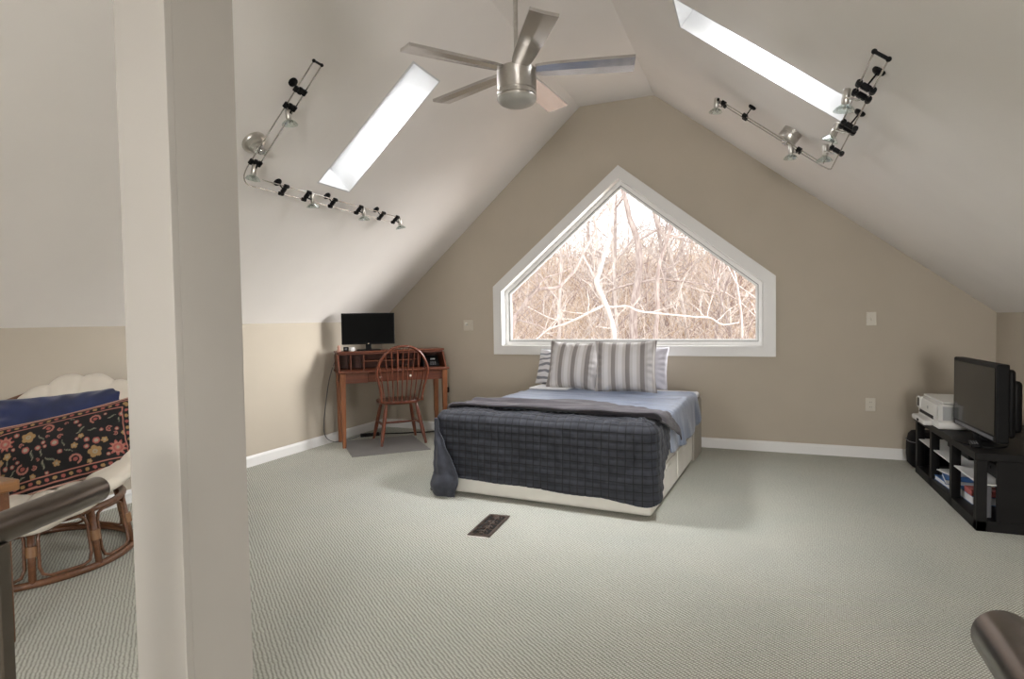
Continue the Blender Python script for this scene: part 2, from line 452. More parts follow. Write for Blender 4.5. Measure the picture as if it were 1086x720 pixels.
t = thing('wall_plug', 'small black power plug on the wall beside the desk right leg', 'plug', (-3.199, YB, .465))
obj('plug_body', box(B(), (-.025, -.045, -.03), (.025, 0, .03), .006), M['black_plastic'], t)
obj('plug_prong_cap', box(B(), (-.012, -.06, -.012), (.012, -.04, .012), .003), M['black_plastic'], t)

# ------------------------------------------------------------------ floor register
a0 = Vector((-1.4, 3.035, 0)); ux = Vector((-1, .0, 0)); 
vt = thing('floor_vent', 'dark bronze floor register with scroll grille set in the carpet before the bed', 'vent', (-1.483, 3.222, 0), R(4))
W2, L2 = .068, .187
obj('grille_frame', plate([(-W2, -L2), (W2, -L2), (W2, L2), (-W2, L2)], [[(-W2+.018, -L2+.022), (W2-.018, -L2+.022), (W2-.018, L2-.022), (-W2+.018, L2-.022)]], lambda u, v, d: (u, v, .002+d), .007), M['vent'], vt)
obj('vent_cavity', box(B(), (-W2+.01, -L2+.01, .0005), (W2-.01, L2-.01, .003)), M['vent_dark'], vt)
bm = B()
for k in range(4):
    y = -L2+.065+k*.085
    for sx in (-1, 1):
        pts = [(sx*(.006+.024*math.cos(a)*(1-a/9)), y+.028*math.sin(a)*(1-a/9), .006) for a in [j*.35 for j in range(18)]]
        tube(bm, pts, .0034, 6)
    tube(bm, [(-.05, y-.036, .006), (0, y-.02, .006), (.05, y-.036, .006)], .003, 6)
tube(bm, [(0, -L2+.02, .006), (0, L2-.02, .006)], .003, 6)
obj('scroll_grille', bm, M['vent'], vt)
obj('cut_edge', box(B(), (-W2-.006, -L2-.01, 0), (W2, -L2, .004)), M['vent_edge'], vt)

# ------------------------------------------------------------------ ceiling fan
FX, FY = -1.25, 3.185
fan = thing('ceiling_fan', 'five blade brushed nickel ceiling fan hanging on a long rod from the ridge', 'fan', (FX, FY, 0))
obj('ceiling_canopy', lathe(B(), [(.07, ZT), (.07, ZT-.02), (.055, ZT-.055), (.02, ZT-.07)], 28), M['nickel'], fan, True, 35)
obj('downrod', lathe(B(), [(.0125, ZT-.06), (.0125, 2.66)], 14), M['nickel'], fan, True, 40)
obj('motor_housing', lathe(B(), [(.022, 2.72), (.03, 2.70), (.034, 2.675), (.06, 2.668), (.106, 2.664), (.112, 2.657), (.112, 2.542), (.110, 2.539)], 40), M['nickel'], fan, True, 30)
lk = obj('light_kit', lathe(B(), [(.106, 2.540), (.106, 2.534), (.113, 2.532), (.114, 2.514), (.107, 2.511), (.107, 2.506), (.114, 2.504), (.114, 2.498)], 40), M['nickel'], fan, True, 30)
obj('opal_diffuser', lathe(B(), [(.112, 2.500), (.110, 2.490), (.099, 2.476), (.078, 2.466), (.045, 2.460), (.001, 2.458)], 40), M['frost'], lk, True, 50)
def blade_bm():
    bm = B()
    prof = [(.11, .046), (.16, .055), (.25, .061), (.45, .067), (.66, .071)]
    top, bot = [], []
    for x, hw in prof:
        for lst, dz in ((top, .008), (bot, -.008)):
            lst.append([bm.verts.new((x, s*hw, dz-.003*(1-abs(s)))) for s in (-1, -.5, 0, .5, 1)])
    for g in (top, bot):
        for i in range(len(g)-1):
            for k in range(4):
                bm.faces.new((g[i][k], g[i][k+1], g[i+1][k+1], g[i+1][k]))
    for i in range(len(prof)-1):
        for k in (0, 4): bm.faces.new((top[i][k], top[i+1][k], bot[i+1][k], bot[i][k]))
    for i in (0, -1):
        for k in range(4): bm.faces.new((top[i][k], top[i][k+1], bot[i][k+1], bot[i][k]))
    return bm
bm0 = blade_bm(); b0 = None
for k in range(5):
    ang = R(15+72*k)
    if b0 is None:
        b0 = obj('fan_blade', bm0, M['blade'], fan)
        a0 = obj('blade_arm', box(box(B(), (.06, -.02, -.004), (.14, .02, .004), .003), (.10, -.04, -.007), (.15, .04, -.003), .002), M['nickel'], b0); b = b0
    else:
        b = b0.copy(); col.objects.link(b); b.parent = fan
        a = a0.copy(); col.objects.link(a); a.parent = b
    b.matrix_local = Matrix.Translation((0, 0, 2.655)) @ Matrix.Rotation(ang, 4, 'Z') @ Matrix.Rotation(R(-9), 4, 'X')

# ------------------------------------------------------------------ track lights
def track_light(label, S, H, railpaths, caps, standoffs, canopy, spots, can_style):
    t = thing('track_light', label, 'track light', (0, 0, 0))
    P = lambda s, y, h=H: S3(S, s, y, h)
    base = P(*canopy, 0); t.location = base; T = Matrix.Translation(-base)
    def add(name, bm, m, par=t, smooth=True, ang=40):
        bm.transform(T); return obj(name, bm, m, par, smooth, ang)
    for rp in railpaths:
        add('rail', tube(B(), [P(*p) for p in rp], .004, 8), M['rail_steel'])
    for a, b in caps:
        bm = tube(B(), [P(*a), P(*b)], .007, 8)
        for q in (a, b): bmesh.ops.create_icosphere(bm, subdivisions=2, radius=.0105, matrix=Matrix.Translation(P(*q)))
        add('end_cap', bm, M['black_plastic'])
    n = S[2]; es = S[1]; ey = Vector((0, 1, 0))
    def clamp(s, y, along):
        ax = {'s': es, 'y': ey}[along]; sd = {'s': ey, 'y': es}[along]
        bm = B(); c = P(s, y)
        tube(bm, [c-sd*.04, c+sd*.04], .0105, 10)
        for e in (-1, 1):
            tube(bm, [c+sd*.033*e-ax*.016, c+sd*.033*e+ax*.016], .0135, 10)
        box(bm, (-.012, -.02, -.012), (.012, .02, .012), .003, 1, align(c, n))
        return bm
    for s, y, along in standoffs:
        so = add('standoff', tube(B(), [P(s, y, 0), P(s, y)], .0042, 8), M['black_plastic'])
        add('ceiling_disc', lathe(B(), [(.028, 0), (.028, .008), (.022, .014), (.006, .016)], 20, align(P(s, y, 0), n)), M['black_plastic'], so)
        add('clamp', clamp(s, y, along), M['black_plastic'], so)
    s, y = canopy
    cm = align(P(s, y, 0), n)
    if can_style == 'round':
        cn = add('power_canopy', lathe(B(), [(.075, 0), (.075, .012), (.068, .022), (.05, .03), (.048, .045), (.034, .052), (.03, .07), (.012, .074)], 32, cm), M['nickel'])
    else:
        cn = add('power_canopy', lathe(B(), [(.066, 0), (.066, .022), (.063, .025), (.063, .03), (.066, .033), (.066, .062), (.06, .07), (.03, .073)], 32, cm), M['nickel'])
    add('feed_clamp', clamp(s, y, 's' if can_style == 'round' else 's'), M['chrome'], cn)
    for s, y, along, sd, aim in spots:
        c = P(s, y); ax = {'s': es, 'y': ey}[along]
        sp = add('spotlight', clamp(s, y, along), M['black_plastic'])
        aim = Vector(aim).normalized()
        off = es*(.05 if can_style == 'drum' and along == 'y' else 0.); j = c+n*.028+ax*.012*sd+off; top = j+Vector((ax.x, ax.y, ax.z))*.03*sd-aim*.012
        add('swivel_arm', tube(B(), spline([c, c+n*.02, j+ax*.012*sd, top+aim*.02], 5), .0045, 8), M['black_plastic'] if can_style == 'round' else M['chrome'], sp)
        m = align(top, aim)
        add('lamp_holder', lathe(B(), [(.004, -.034), (.0155, -.032), (.017, -.028), (.017, .03), (.014, .034)], 18, m), M['nickel'], sp)
        rf = add('lamp_reflector', lathe(B(), [(.0145, .034), (.022, .04), (.036, .050), (.0445, .062), (.046, .066), (.0435, .066), (.035, .053), (.016, .041)], 24, m, False), M['lamp_glass'], sp)
        add('bulb', lathe(B(), [(.003, .04), (.006, .044), (.006, .056), (.002, .06)], 10, m), M['chrome'], rf)
    return t

def arc(c, r, a0, a1, n=7): return [(c[0]+r*math.cos(R(a0+(a1-a0)*k/n)), c[1]+r*math.sin(R(a0+(a1-a0)*k/n))) for k in range(n+1)]
dn = (0, 0, -1)
pathL1 = [(2.31, 2.70), (1.535, 2.765)]+arc((1.53, 2.885), .115, 270, 180, 7)[1:-1]+[(1.415, 2.89), (1.415, 4.47)]
pathL2 = [(2.31, 2.765), (1.56, 2.835)]
pathL3 = [(1.48, 2.93), (1.48, 4.47)]
track_light('angled two-rail track light with five spots below the left skylight', SL, .08,
    [pathL1, pathL2, pathL3], [((2.31, 2.70), (2.31, 2.765))],
    [(2.118, 2.748, 's'), (1.448, 3.137, 'y'), (1.448, 3.636, 'y'), (1.448, 4.26, 'y')], (1.672, 2.775),
    [(2.004, 2.757, 's', -1, (.12, .05, -1)), (1.583, 2.797, 's', -1, (-.15, -.1, -1)), (1.448, 3.356, 'y', 1, (-.05, .1, -1)), (1.448, 3.95, 'y', 1, (0, .05, -1)), (1.448, 4.47, 'y', 1, (.1, .2, -1))], 'round')
pathR1 = [(1.70, 2.623), (1.70, 4.40)]
pathR2 = [(1.64, 2.623), (1.64, 4.36)]+arc((1.72, 4.36), .08, 180, 90, 6)[1:]
pathR2 = [(1.64, 2.623), (1.64, 4.42), (1.655, 4.46), (1.70, 4.482), (2.53, 4.482)]
pathR3 = [(1.74, 4.42), (2.53, 4.42)]
track_light('angled two-rail track light with five spots by the right skylight', SR, .08,
    [pathR1, pathR2, pathR3], [((1.70, 2.623), (1.64, 2.623)), ((2.53, 4.42), (2.53, 4.482))],
    [(2.31, 4.445, 's'), (1.67, 2.96, 'y'), (1.66, 3.5, 'y')], (1.99, 4.45),
    [(2.484, 4.45, 's', 1, (-.1, 0, -1)), (1.88, 4.45, 's', 1, (0, 0, -1)), (1.67, 3.07, 'y', 1, (-.12, .05, -1)), (1.66, 3.56, 'y', 1, (-.4, .35, -.8)), (1.66, 4.0, 'y', 1, (-.05, .1, -1))], 'drum')

# ------------------------------------------------------------------ handrails (stair opening beside the camera)
def capsule_path(a, b, r):
    a, b = Vector(a), Vector(b); d = (b-a).normalized()
    ts = [0, .15, .4, .75, 1.2]
    pts, rad = [], []
    for k in range(6):
        an = math.pi/2*k/5
        pts.append(a+d*(r*.55*(1-math.sin(math.pi/2-math.pi/2+an)))); rad.append(max(.0005, r*math.sin(an)) if k else .0008)
    pts = [a+d*(r*.5*(1-math.cos(math.pi/2*k/5))) for k in range(6)]
    rad = [max(.001, r*math.sin(math.pi/2*k/5)) for k in range(6)]
    pts += [a+d*.2, a+d*.6, b]; rad += [r]*3
    return pts, rad
def handrail(label, a, b, r, post_at):
    a, b = Vector(a), Vector(b); d = (b-a).normalized()
    t = thing('stair_handrail', label, 'handrail', (a.x, a.y, 0)); T = Matrix.Translation((-a.x, -a.y, 0))
    p, rad = capsule_path(a, b, r); bm = tube(B(), p, rad, 28); bm.transform(T)
    obj('rail', bm, M['bronze'], t, True, 60)
    for s in post_at:
        c = a+d*s; bm = B(); 
        box(bm, (-.024, -.012, 0), (-.007, .012, a.z-r*.7), .002, 1); box(bm, (.007, -.012, 0), (.024, .012, a.z-r*.7), .002, 1)
        box(bm, (-.009, -.009, .01), (.009, .009, a.z-r*.8), 0)
        box(bm, (-.05, -.04, 0), (.05, .04, .008), .002, 1)
        bm.transform(T @ Matrix.Translation((c.x, c.y, 0)) @ Matrix.Rotation(math.atan2(d.y, d.x)+R(90), 4, 'Z'))
        obj('post', bm, M['bronze'], t)
handrail('round dark bronze handrail on a metal post at the lower left, before the rattan seat', (-1.172, .752, .935), (-.72, -.40, .935), .0245, (.245, .95))
handrail('round dark bronze handrail end at the lower right corner, near the camera', (.2265, .722, .93), (.205, -.5, .93), .027, (.32, 1.0))

# ------------------------------------------------------------------ bed
A_BED = R(-3.5)
BX = Vector((-2.114, 3.756, 0))
bed = thing('bed', 'low queen bed with cream box base standing below the gable window', 'bed', BX, A_BED)
BW, BL = 1.53, 2.03
bb = B(); box(bb, (0, 0, .012), (BW, 1.58, .30), .025, 3)
obj('box_base', bb, M['bed_base'], bed, True, 40)
for y0 in (.18, .86):
    dr = obj('drawer', box(B(), (BW-.002, y0, .05), (BW+.008, y0+.6, .25), .004), M['bed_base'], bed)
    obj('finger_pull', box(B(), (BW+.006, y0+.22, .205), (BW+.012, y0+.38, .222), .003), M['bed_base'], dr)
obj('headboard_box', box(B(), (-.015, 1.6, .0), (BW+.012, BL-.01, .50), .008), M['bed_head'], bed)
mb = B(); box(mb, (.0, .01, .303), (BW, 1.592, .56), .05, 4)
obj('mattress', mb, M['sheet'], bed, True, 50)
box(mb := B(), (.0, 1.6, .503), (BW, BL-.02, .558), .025, 4)
obj('mattress_end', mb, M['sheet'], bed, True, 50)

def grid_obj(name, nu, nv, fn, m, parent, thick=0., uvs=(1, 1), uvf=None):
    bm = bmesh.new(); uvl = bm.loops.layers.uv.new('UVMap')
    V = [[bm.verts.new(fn(i/nu, j/nv)) for j in range(nv+1)] for i in range(nu+1)]
    for i in range(nu):
        for j in range(nv):
            f = bm.faces.new((V[i][j], V[i+1][j], V[i+1][j+1], V[i][j+1])); f.smooth = True
            for l, (a, b) in zip(f.loops, ((i, j), (i+1, j), (i+1, j+1), (i, j+1))):
                l[uvl].uv = uvf(a, b) if uvf else (a/nu*uvs[0], b/nv*uvs[1])
    o = obj(name, bm, m, parent, True)
    if thick:
        md = o.modifiers.new('thickness', 'SOLIDIFY'); md.thickness = thick; md.offset = 0
    return o

def sm(t): t = max(0., min(1., t)); return t*t*(3-2*t)
def lerp(a, b, t): return a+(b-a)*t
def nz3(x, y, z): return noise.noise(Vector((x, y, z)))
ZM = .562                                            # mattress top
RD = .055                                            # edge rounding

# coverlet: across the top, hanging on both long sides
def side_profile(d, x_edge, sgn, z0, out=0.):
    """d: distance past the inner start of the rounded edge; returns (x, z) of cloth draped over a long edge"""
    L = RD*math.pi/2
    if d <= 0: return x_edge-sgn*(RD-d), z0
    if d < L:
        a = d/RD; return x_edge-sgn*RD+sgn*RD*math.sin(a), z0-RD+RD*math.cos(a)
    return x_edge+sgn*out*(d-L), z0-RD-(d-L)
cov = thing('blue_coverlet', 'shiny steel blue coverlet spread over the bed in front of the pillows', 'bedspread', BX, A_BED)
def coverlet(u, v):
    by = lerp(.42, 1.78, v)
    dropR = .10+.085*math.sin(v*5+1.2)*.4+.06*math.sin(3.1*v)+.05*sm((v-.2)/.5)-.05*sm((v-.9)/.1)
    tot = BW-2*RD+2*(RD*math.pi/2)
    s = lerp(-.18, tot+dropR+.06, u)
    z0 = ZM+.012
    if s < (tot)/2: x, z = side_profile(-(s-RD*math.pi/2), .0-.006, -1, z0, .1); 
    else: x, z = side_profile(s-(BW-2*RD)-RD*math.pi/2, BW+.012, 1, z0, .1+.06*math.sin(v*21))
    top = 1 if RD < x < BW-RD else 0
    w = nz3(x*1.6, by*8, 1)*.012+nz3(x*1.2+by*2, by*17, 3)*.010
    z += max(-.008, w)*(1 if z > ZM-.01 else 0)
    if z < ZM-.03: x += (.006*math.sin(v*32+z*6)+.008*nz3(by*9, z*4, 1)) * (1 if x > .7 else -1)*min(1, (ZM-z)*6)
    return (x, by+.02*nz3(x*3, by, 5), z)
grid_obj('coverlet_cloth', 110, 60, coverlet, M['coverlet'], cov, .006, (2, 1.4))
tag_sheet = thing('folded_sheet', 'pale folded sheet edge lying on the bed left of the pillows', 'sheet', BX, A_BED)
obj('sheet_fold', box(B(), (.04, 1.5, ZM+.018), (.42, 1.8, ZM+.034), .006, 2), M['sheet'], tag_sheet, True, 40)

# quilt: folded at the foot and hanging over the front
def perim_quilt():
    """(point, outward normal, hem z, flare, inner point) along the bed's foot from right side to left side"""
    out = []; r = .085; x1, y0, x0 = BW+.028, -.03, -.028
    n = 30
    for k in range(n): 
        y = lerp(.40, y0+r, k/n); out.append(((x1, y), (1, 0)))
    for k in range(13):
        a = R(90*k/12); out.append(((x1-r+r*math.cos(a), y0+r-r*math.sin(a)), (math.cos(a), -math.sin(a))))
    m = 200
    for k in range(1, m): out.append(((lerp(x1-r, x0+r, k/m), y0), (0, -1)))
    for k in range(13):
        a = R(90*k/12); out.append(((x0+r-r*math.sin(a), y0+r-r*math.cos(a)), (-math.sin(a), -math.cos(a))))
    for k in range(1, 33): out.append(((x0, lerp(y0+r, .36, k/32)), (-1, 0)))
    return out
PQ = perim_quilt(); NQ = len(PQ)
lens = [0]
for i in range(1, NQ): lens.append(lens[-1]+(Vector(PQ[i][0])-Vector(PQ[i-1][0])).length)
def hem(i):
    (x, y), (nx, ny) = PQ[i]
    if nx > .02 and i < 44: 
        t = lens[i]/lens[42]; return lerp(.37, .085, sm(t*1.05))
    if nx < -.02: return lerp(.10, .012, sm(-nx*1.3))
    s = (x-.05)/(BW-.1)
    z = lerp(.13, .112, s)-.027*sm((s-.78)/.22)+.004*math.sin(s*7)+.003*math.sin(s*15+1)
    return lerp(z, .10, 0)
def quilt(i, t, lift=0.):
    (x, y), (nx, ny) = PQ[i]; z0 = ZM+.030+lift; r = .085
    xi, yi = min(max(x, .14), BW-.14), max(.20, y)+.02*math.sin(x*6)
    h = hem(i); L = .24; A = r*math.pi/2; D = max(.02, z0-r-h); d = t*(L+A+D)
    fl = .02+.045*sm(-nx)+(.012*max(0, nx))
    if d < L:
        k = d/L; e = (x-nx*r, y-ny*r); px, py, pz = lerp(xi, e[0], k), lerp(yi, e[1], k), z0
        nn = Vector((0, 0, 1))
    elif d < L+A:
        a = (d-L)/r; px, py, pz = x-nx*r+nx*r*math.sin(a), y-ny*r+ny*r*math.sin(a), z0-r+r*math.cos(a)
        nn = Vector((nx*math.sin(a), ny*math.sin(a), math.cos(a)))
    else:
        q = d-L-A; f = fl*(q/.5)**1.3; px, py, pz = x+nx*f, y+ny*f, z0-r-q; nn = Vector((nx, ny, 0))
    # stitched squares puffing between the seams, plus slow folds
    g = .052; pu = abs(math.sin(math.pi*lens[i]/g))**.45*abs(math.sin(math.pi*d/g))**.45
    amp = .008*pu+.008*nz3(lens[i]*5, d*5, 2)+.006*nz3(lens[i]*16, d*12, 7)+.007*nz3(lens[i]*7+d*6, d*8-lens[i]*3, 5)
    if d > L: amp += (.010*nz3(lens[i]*2.3, .5, 9))*min(1, (d-L)*3)
    q = Vector((px, py, pz))+nn*amp
    q.z = max(q.z, .006)
    return q
qt = thing('charcoal_quilt', 'charcoal quilted blanket stitched in squares, draped over the foot of the bed', 'quilt', BX, A_BED)
NVQ = 110
def q_fn(u, v): return quilt(min(NQ-1, int(round(u*(NQ-1)))), v)
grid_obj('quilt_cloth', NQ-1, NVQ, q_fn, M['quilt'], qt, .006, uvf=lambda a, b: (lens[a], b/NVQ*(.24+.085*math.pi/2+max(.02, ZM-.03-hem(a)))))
# turned corner of the quilt at the left, its edge running from the mattress corner to the floor
def flap(u, v):
    z = lerp(.545, .014, v)
    wid = .03+.235*sm(v*1.15)*(1-.25*sm((v-.8)/.2))
    a0 = Vector((-.015, .10, 0)) + Vector((.03, -.02, 0))*sm(v*1.3)
    front = Vector((-.003, -.045, 0))+Vector((.018, -.06, 0))*sm(v*1.2)
    right = front+Vector((wid*.82, .004, 0))
    if u < .45:
        k = u/.45; p = a0.lerp(front, k); p += Vector((-.7, -.7, 0))*.03*math.sin(math.pi*k)*sm(v*2)
    else:
        k = (u-.45)/.55; p = front.lerp(right, k); p.y -= .018*math.sin(math.pi*k)*sm(v*2)+.01
    w = .007*math.sin(u*19+v*3)*sm(v*2)+.007*nz3(u*6, v*9, 4)
    bulge = .03*math.sin(math.pi*min(1, max(0, (v-.72)/.28)))
    n = Vector((-.5, -.85, 0)); p = p+n*(w+bulge*(1-abs(u-.5)))
    return (p.x, p.y, z+.006*nz3(u*5, v*5, 8) if v < .97 else max(.008, z))
fl = grid_obj('turned_corner', 46, 60, flap, M['quilt_back'], qt, .008, (1, 1))
bm = B(); tube(bm, [Vector(flap(1, k/40))+Vector((0, -.006, 0)) for k in range(41)], .006, 8)
obj('edge_piping', bm, M['quilt_back'], fl, True)

# mauve grey throw across the bed, hanging to a point on the right
thw = thing('grey_throw', 'crumpled mauve grey throw folded across the bed behind the charcoal quilt', 'throw', BX, A_BED)
def throw(u, v):
    tot = BW-2*RD+2*RD*math.pi/2
    s = lerp(.02, tot+.19, u)
    past = max(0, s-(tot-.11))
    yf = .125+.018*math.sin(s*5)+.012*nz3(s*4, 0, 2)+sm((past-.06)/.24)*.55
    yb = lerp(.56, .72, math.sin(math.pi*min(1, s/1.5)))+.03*nz3(s*3, 4, 2)-.20*sm((s-.9)/.6)+sm(past/.25)*.34
    by = lerp(yf, max(yb, yf+.01), v)
    z0 = ZM+.05+.024*sm(1-v*5)
    if s < tot/2: x, z = side_profile(-(s-RD*math.pi/2), -.012, -1, z0, .1)
    else: x, z = side_profile(s-(BW-2*RD)-RD*math.pi/2, BW+.034, 1, z0, .12)
    w = .020*nz3(s*1.2, by*13, 1)+.013*nz3(s*3+by*3, by*24, 6)
    if z > z0-.02: z += w
    else: x += w
    if v < .02: z -= .012
    return (x, by, z)
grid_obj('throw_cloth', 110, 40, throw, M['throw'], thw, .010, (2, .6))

# ------------------------------------------------------------------ cushions
def cushion_bm(w, h, t, nu=44, nv=40, concave=.05, wr=.006, seed=0., sag=.0, power=2.2):
    """pillow standing in local x-z, thickness along y, with pointed corners"""
    bm = bmesh.new(); sides = []
    for sgn in (-1, 1):
        V = []
        for i in range(nu+1):
            row = []
            for j in range(nv+1):
                u, v = 2*i/nu-1, 2*j/nv-1
                x = u*w/2*(1-concave*(1-v*v)*abs(u)); z = v*h/2*(1-concave*(1-u*u)*abs(v))
                th = t/2*(max(0, (1-abs(u)**power)*(1-abs(v)**power)))**.55
                edge = min(1-abs(u), 1-abs(v))
                ang = math.atan2(v, u)
                pk = wr*math.sin(ang*22+seed*3)*math.exp(-((edge-.12)/.12)**2)*1.2
                y = sgn*(th+pk*min(1, edge*12))+wr*1.6*nz3(u*2.2+seed, v*2.2, seed)*min(1, edge*6)
                z -= sag*(1-u*u)*(v+1)/2*h
                row.append(bm.verts.new((x, y, z)))
            V.append(row)
        sides.append(V)
        for i in range(nu):
            for j in range(nv):
                f = bm.faces.new((V[i][j], V[i+1][j], V[i+1][j+1], V[i][j+1])); f.smooth = True
    bmesh.ops.remove_doubles(bm, verts=bm.verts[:], dist=.0004)
    return bm
def edge_tube(w, h, concave, r, off=0., sag=0.):
    pts = []
    for u, v in [(k/12-1, -1) for k in range(0, 24)]+[(1, k/12-1) for k in range(0, 24)]+[(1-k/12, 1) for k in range(0, 24)]+[(-1, 1-k/12) for k in range(0, 24)]:
        x = u*w/2*(1-concave*(1-v*v)*abs(u)); z = v*h/2*(1-concave*(1-u*u)*abs(v)); z -= sag*(1-u*u)*(v+1)/2*h
        pts.append((x, off, z))
    return tube(B(), pts, r, 6, closed=True)
def place(o, loc, rx, ry, rz): o.location = loc; o.rotation_euler = (rx, ry, rz); return o

def striped(label, loc, w, h, rx, ry, rz, seed):
    t = thing('striped_cushion', label, 'cushion', loc, 0, 'striped cushions on the bed'); t.rotation_euler = (rx, ry, rz)
    obj('cushion_cover', cushion_bm(w, h, .20, concave=.075, wr=.005, seed=seed), M['stripe'], t, True)
    obj('piping', edge_tube(w, h, .075, .0035), M['stripe'], t, True)
striped('left one of two grey striped cushions, mostly behind the other on the bed', (-1.585, 5.39, .80), .50, .455, R(-14), R(2.5), R(-3), 1.)
striped('right one of two grey striped cushions, overlapping its neighbour at the bed head', (-1.068, 5.285, .805), .55, .465, R(-12), R(-1), R(3), 4.)
t = thing('bed_pillow', 'white and grey patterned pillow behind the left striped cushion', 'pillow', (-1.70, 5.62, .75), 0)
t.rotation_euler = (R(-18), R(3), R(-4)); obj('pillow_case', cushion_bm(.66, .36, .17, concave=.03, wr=.006, seed=7., power=2.8), M['zebra'], t, True)
t = thing('bed_pillow', 'pale lilac pillow showing behind the right striped cushion', 'pillow', (-1.03, 5.56, .775), 0)
t.rotation_euler = (R(-15), R(1), R(2)); obj('pillow_case', cushion_bm(.60, .40, .16, concave=.05, wr=.006, seed=9.), M['lilac'], t, True)

# ------------------------------------------------------------------ desk in the corner
C0 = Vector((-3.345, 5.075, 0)); A45 = R(45)
mt = thing('chair_mat', 'thin grey plastic chair mat on the carpet under the desk chair', 'mat', (-3.16, 4.69, 0), A45)
obj('mat_sheet', box(B(), (-.36, .0, .0005), (.38, .78, .006), .0015, 1), M['mat'], mt)
desk = thing('writing_desk', 'small reddish wood writing desk with low hutch set across the left corner', 'desk', C0, A45)
DW, DD = 1.12, .42
bm = box(B(), (-DW/2, 0, .735), (DW/2, DD, .757), .005, 2)
obj('desktop', bm, M['desk'], desk)
def leg_bm(x, y):
    b = B(); t = bmesh.new(); bmesh.ops.create_cube(t, size=1)
    for v in t.verts:
        k = .027 if v.co.z > 0 else .017
        v.co = Vector((x+math.copysign(k, v.co.x), y+math.copysign(k, v.co.y), .735 if v.co.z > 0 else .0))
    bmesh.ops.bevel(t, geom=t.edges[:], offset=.003, segments=1, affect='EDGES'); merge(b, t); return b
for sx in (-1, 1):
    for y in (.04, DD-.04): obj('leg', leg_bm(sx*(DW/2-.045), y), M['desk_leg'], desk)
bm = B()
box(bm, (-DW/2+.07, .03, .635), (-.275, .05, .735)); box(bm, (.275, .03, .635), (DW/2-.07, .05, .735))
box(bm, (-DW/2+.07, DD-.05, .635), (DW/2-.07, DD-.03, .735))
for sx in (-1, 1): box(bm, (sx*(DW/2-.045)-.01, .06, .635), (sx*(DW/2-.045)+.01, DD-.06, .735))
obj('apron', bm, M['desk'], desk)
dr = obj('drawer', box(B(), (-.272, .028, .640), (.272, .3, .732), .004, 1), M['desk'], desk)
for x in (-.15, .15):
    obj('knob', lathe(B(), [(.006, 0), (.006, .008), (.012, .014), (.011, .022), (.004, .026)], 14, align((x, .028, .686), (0, -1, 0))), M['ivory'], dr, True, 40)
HB, HT = .757, .925
hut = obj('hutch', box(box(B(), (-DW/2+.015, DD-.012, HB), (DW/2-.015, DD-.002, HT)), (-DW/2+.02, .17, HT-.015), (DW/2-.02, DD, HT+.003), .003, 1), M['desk_in'], desk)
obj('top_shelf', box(B(), (-DW/2+.005, .16, HT+.003), (DW/2-.005, DD, HT+.02), .004, 1), M['desk'], hut)
def side_panel(x, d=.016):
    return plate([(.06, HB), (DD-.012, HB), (DD-.012, HT-.015), (.17, HT-.015)], [], lambda u, v, k: (x+k, u, v), d)
for x in (-DW/2+.01, DW/2-.026): obj('side_panel', side_panel(x), M['desk'], hut)
for x in (-.42, -.29, .06, .27): obj('divider', box(B(), (x, .18, HB), (x+.01, DD-.012, HT-.015)), M['desk'], hut)
obj('shelf', box(B(), (-.28, .19, .835), (.27, DD-.012, .843)), M['desk'], hut)

def DL(u, v, z=0): return C0+Vector(((u-v)*.70711, (u+v)*.70711, z))
# monitor
mon = thing('computer_monitor', 'black flat computer monitor on a stand on top of the desk hutch', 'monitor', DL(-.225, .25, HT+.02), R(38))
obj('stand_base', box(B(), (-.12, -.075, 0), (.12, .075, .012), .005), M['black_plastic'], mon)
obj('stand_neck', box(B(), (-.028, -.005, .01), (.028, .03, .2), .005), M['black_plastic'], mon)
bz = obj('bezel', box(B(), (-.265, -.03, .065), (.265, .005, .385), .006), M['black_plastic'], mon)
obj('screen', box(B(), (-.254, -.0315, .083), (.254, -.0295, .375)), M['black_screen'], mon)
obj('back_shell', box(B(), (-.2, .004, .1), (.2, .03, .34), .012), M['black_plastic'], mon)
obj('power_light', lathe(B(), [(.005, 0), (.005, .002)], 10, align((0, -.0305, .074), (0, -1, 0))), M['chrome'], mon)
# small things on and in the hutch
t = thing('desk_clock', 'small pinkish ornament at the left end of the hutch top', 'ornament', DL(-.525, .215, HT+.02), R(30))
obj('ornament_body', lathe(B(), [(.018, 0), (.022, .012), (.013, .03), (.018, .045), (.012, .06), (.002, .065)], 14), M['piping'], t, True, 50)
t.name = 'figurine'; t['category'] = 'figurine'
t = thing('webcam', 'small dark box camera on the hutch beside the figurine', 'camera', DL(-.455, .22, HT+.02), R(40))
obj('camera_body', box(B(), (-.025, -.02, 0), (.025, .02, .045), .006), M['black_plastic'], t)
obj('camera_lens', lathe(B(), [(.012, 0), (.012, .006), (.008, .007)], 14, align((0, -.02, .026), (0, -1, 0))), M['grey_item'], t)
t = thing('ceramic_cup', 'little pale cup on the hutch next to the monitor base', 'cup', DL(-.40, .2, HT+.02), 0)
obj('cup_body', lathe(B(), [(.018, 0), (.024, .004), (.026, .04), (.0235, .04), (.021, .008), (.002, .006)], 18), M['paper'], t, True, 50)
obj('cup_handle', tube(B(), spline([(.024, 0, .034), (.04, 0, .03), (.04, 0, .014), (.024, 0, .01)], 4), .003, 6), M['paper'], t, True)
t = thing('telephone', 'black telephone in the right compartment of the desk hutch', 'telephone', DL(.415, .24, HB), R(40))
bm = B(); merge(bm, plate([(-.09, 0), (.07, 0), (.07, .11), (.02, .11), (-.09, .035)], [], lambda u, v, d: (-.085+d, u, v), .17)); obj('phone_base', bm, M['black_plastic'], t)
obj('handset', box(B(), (-.10, -.0, .112), (-.045, .07, .135), .01), M['black_plastic'], t)
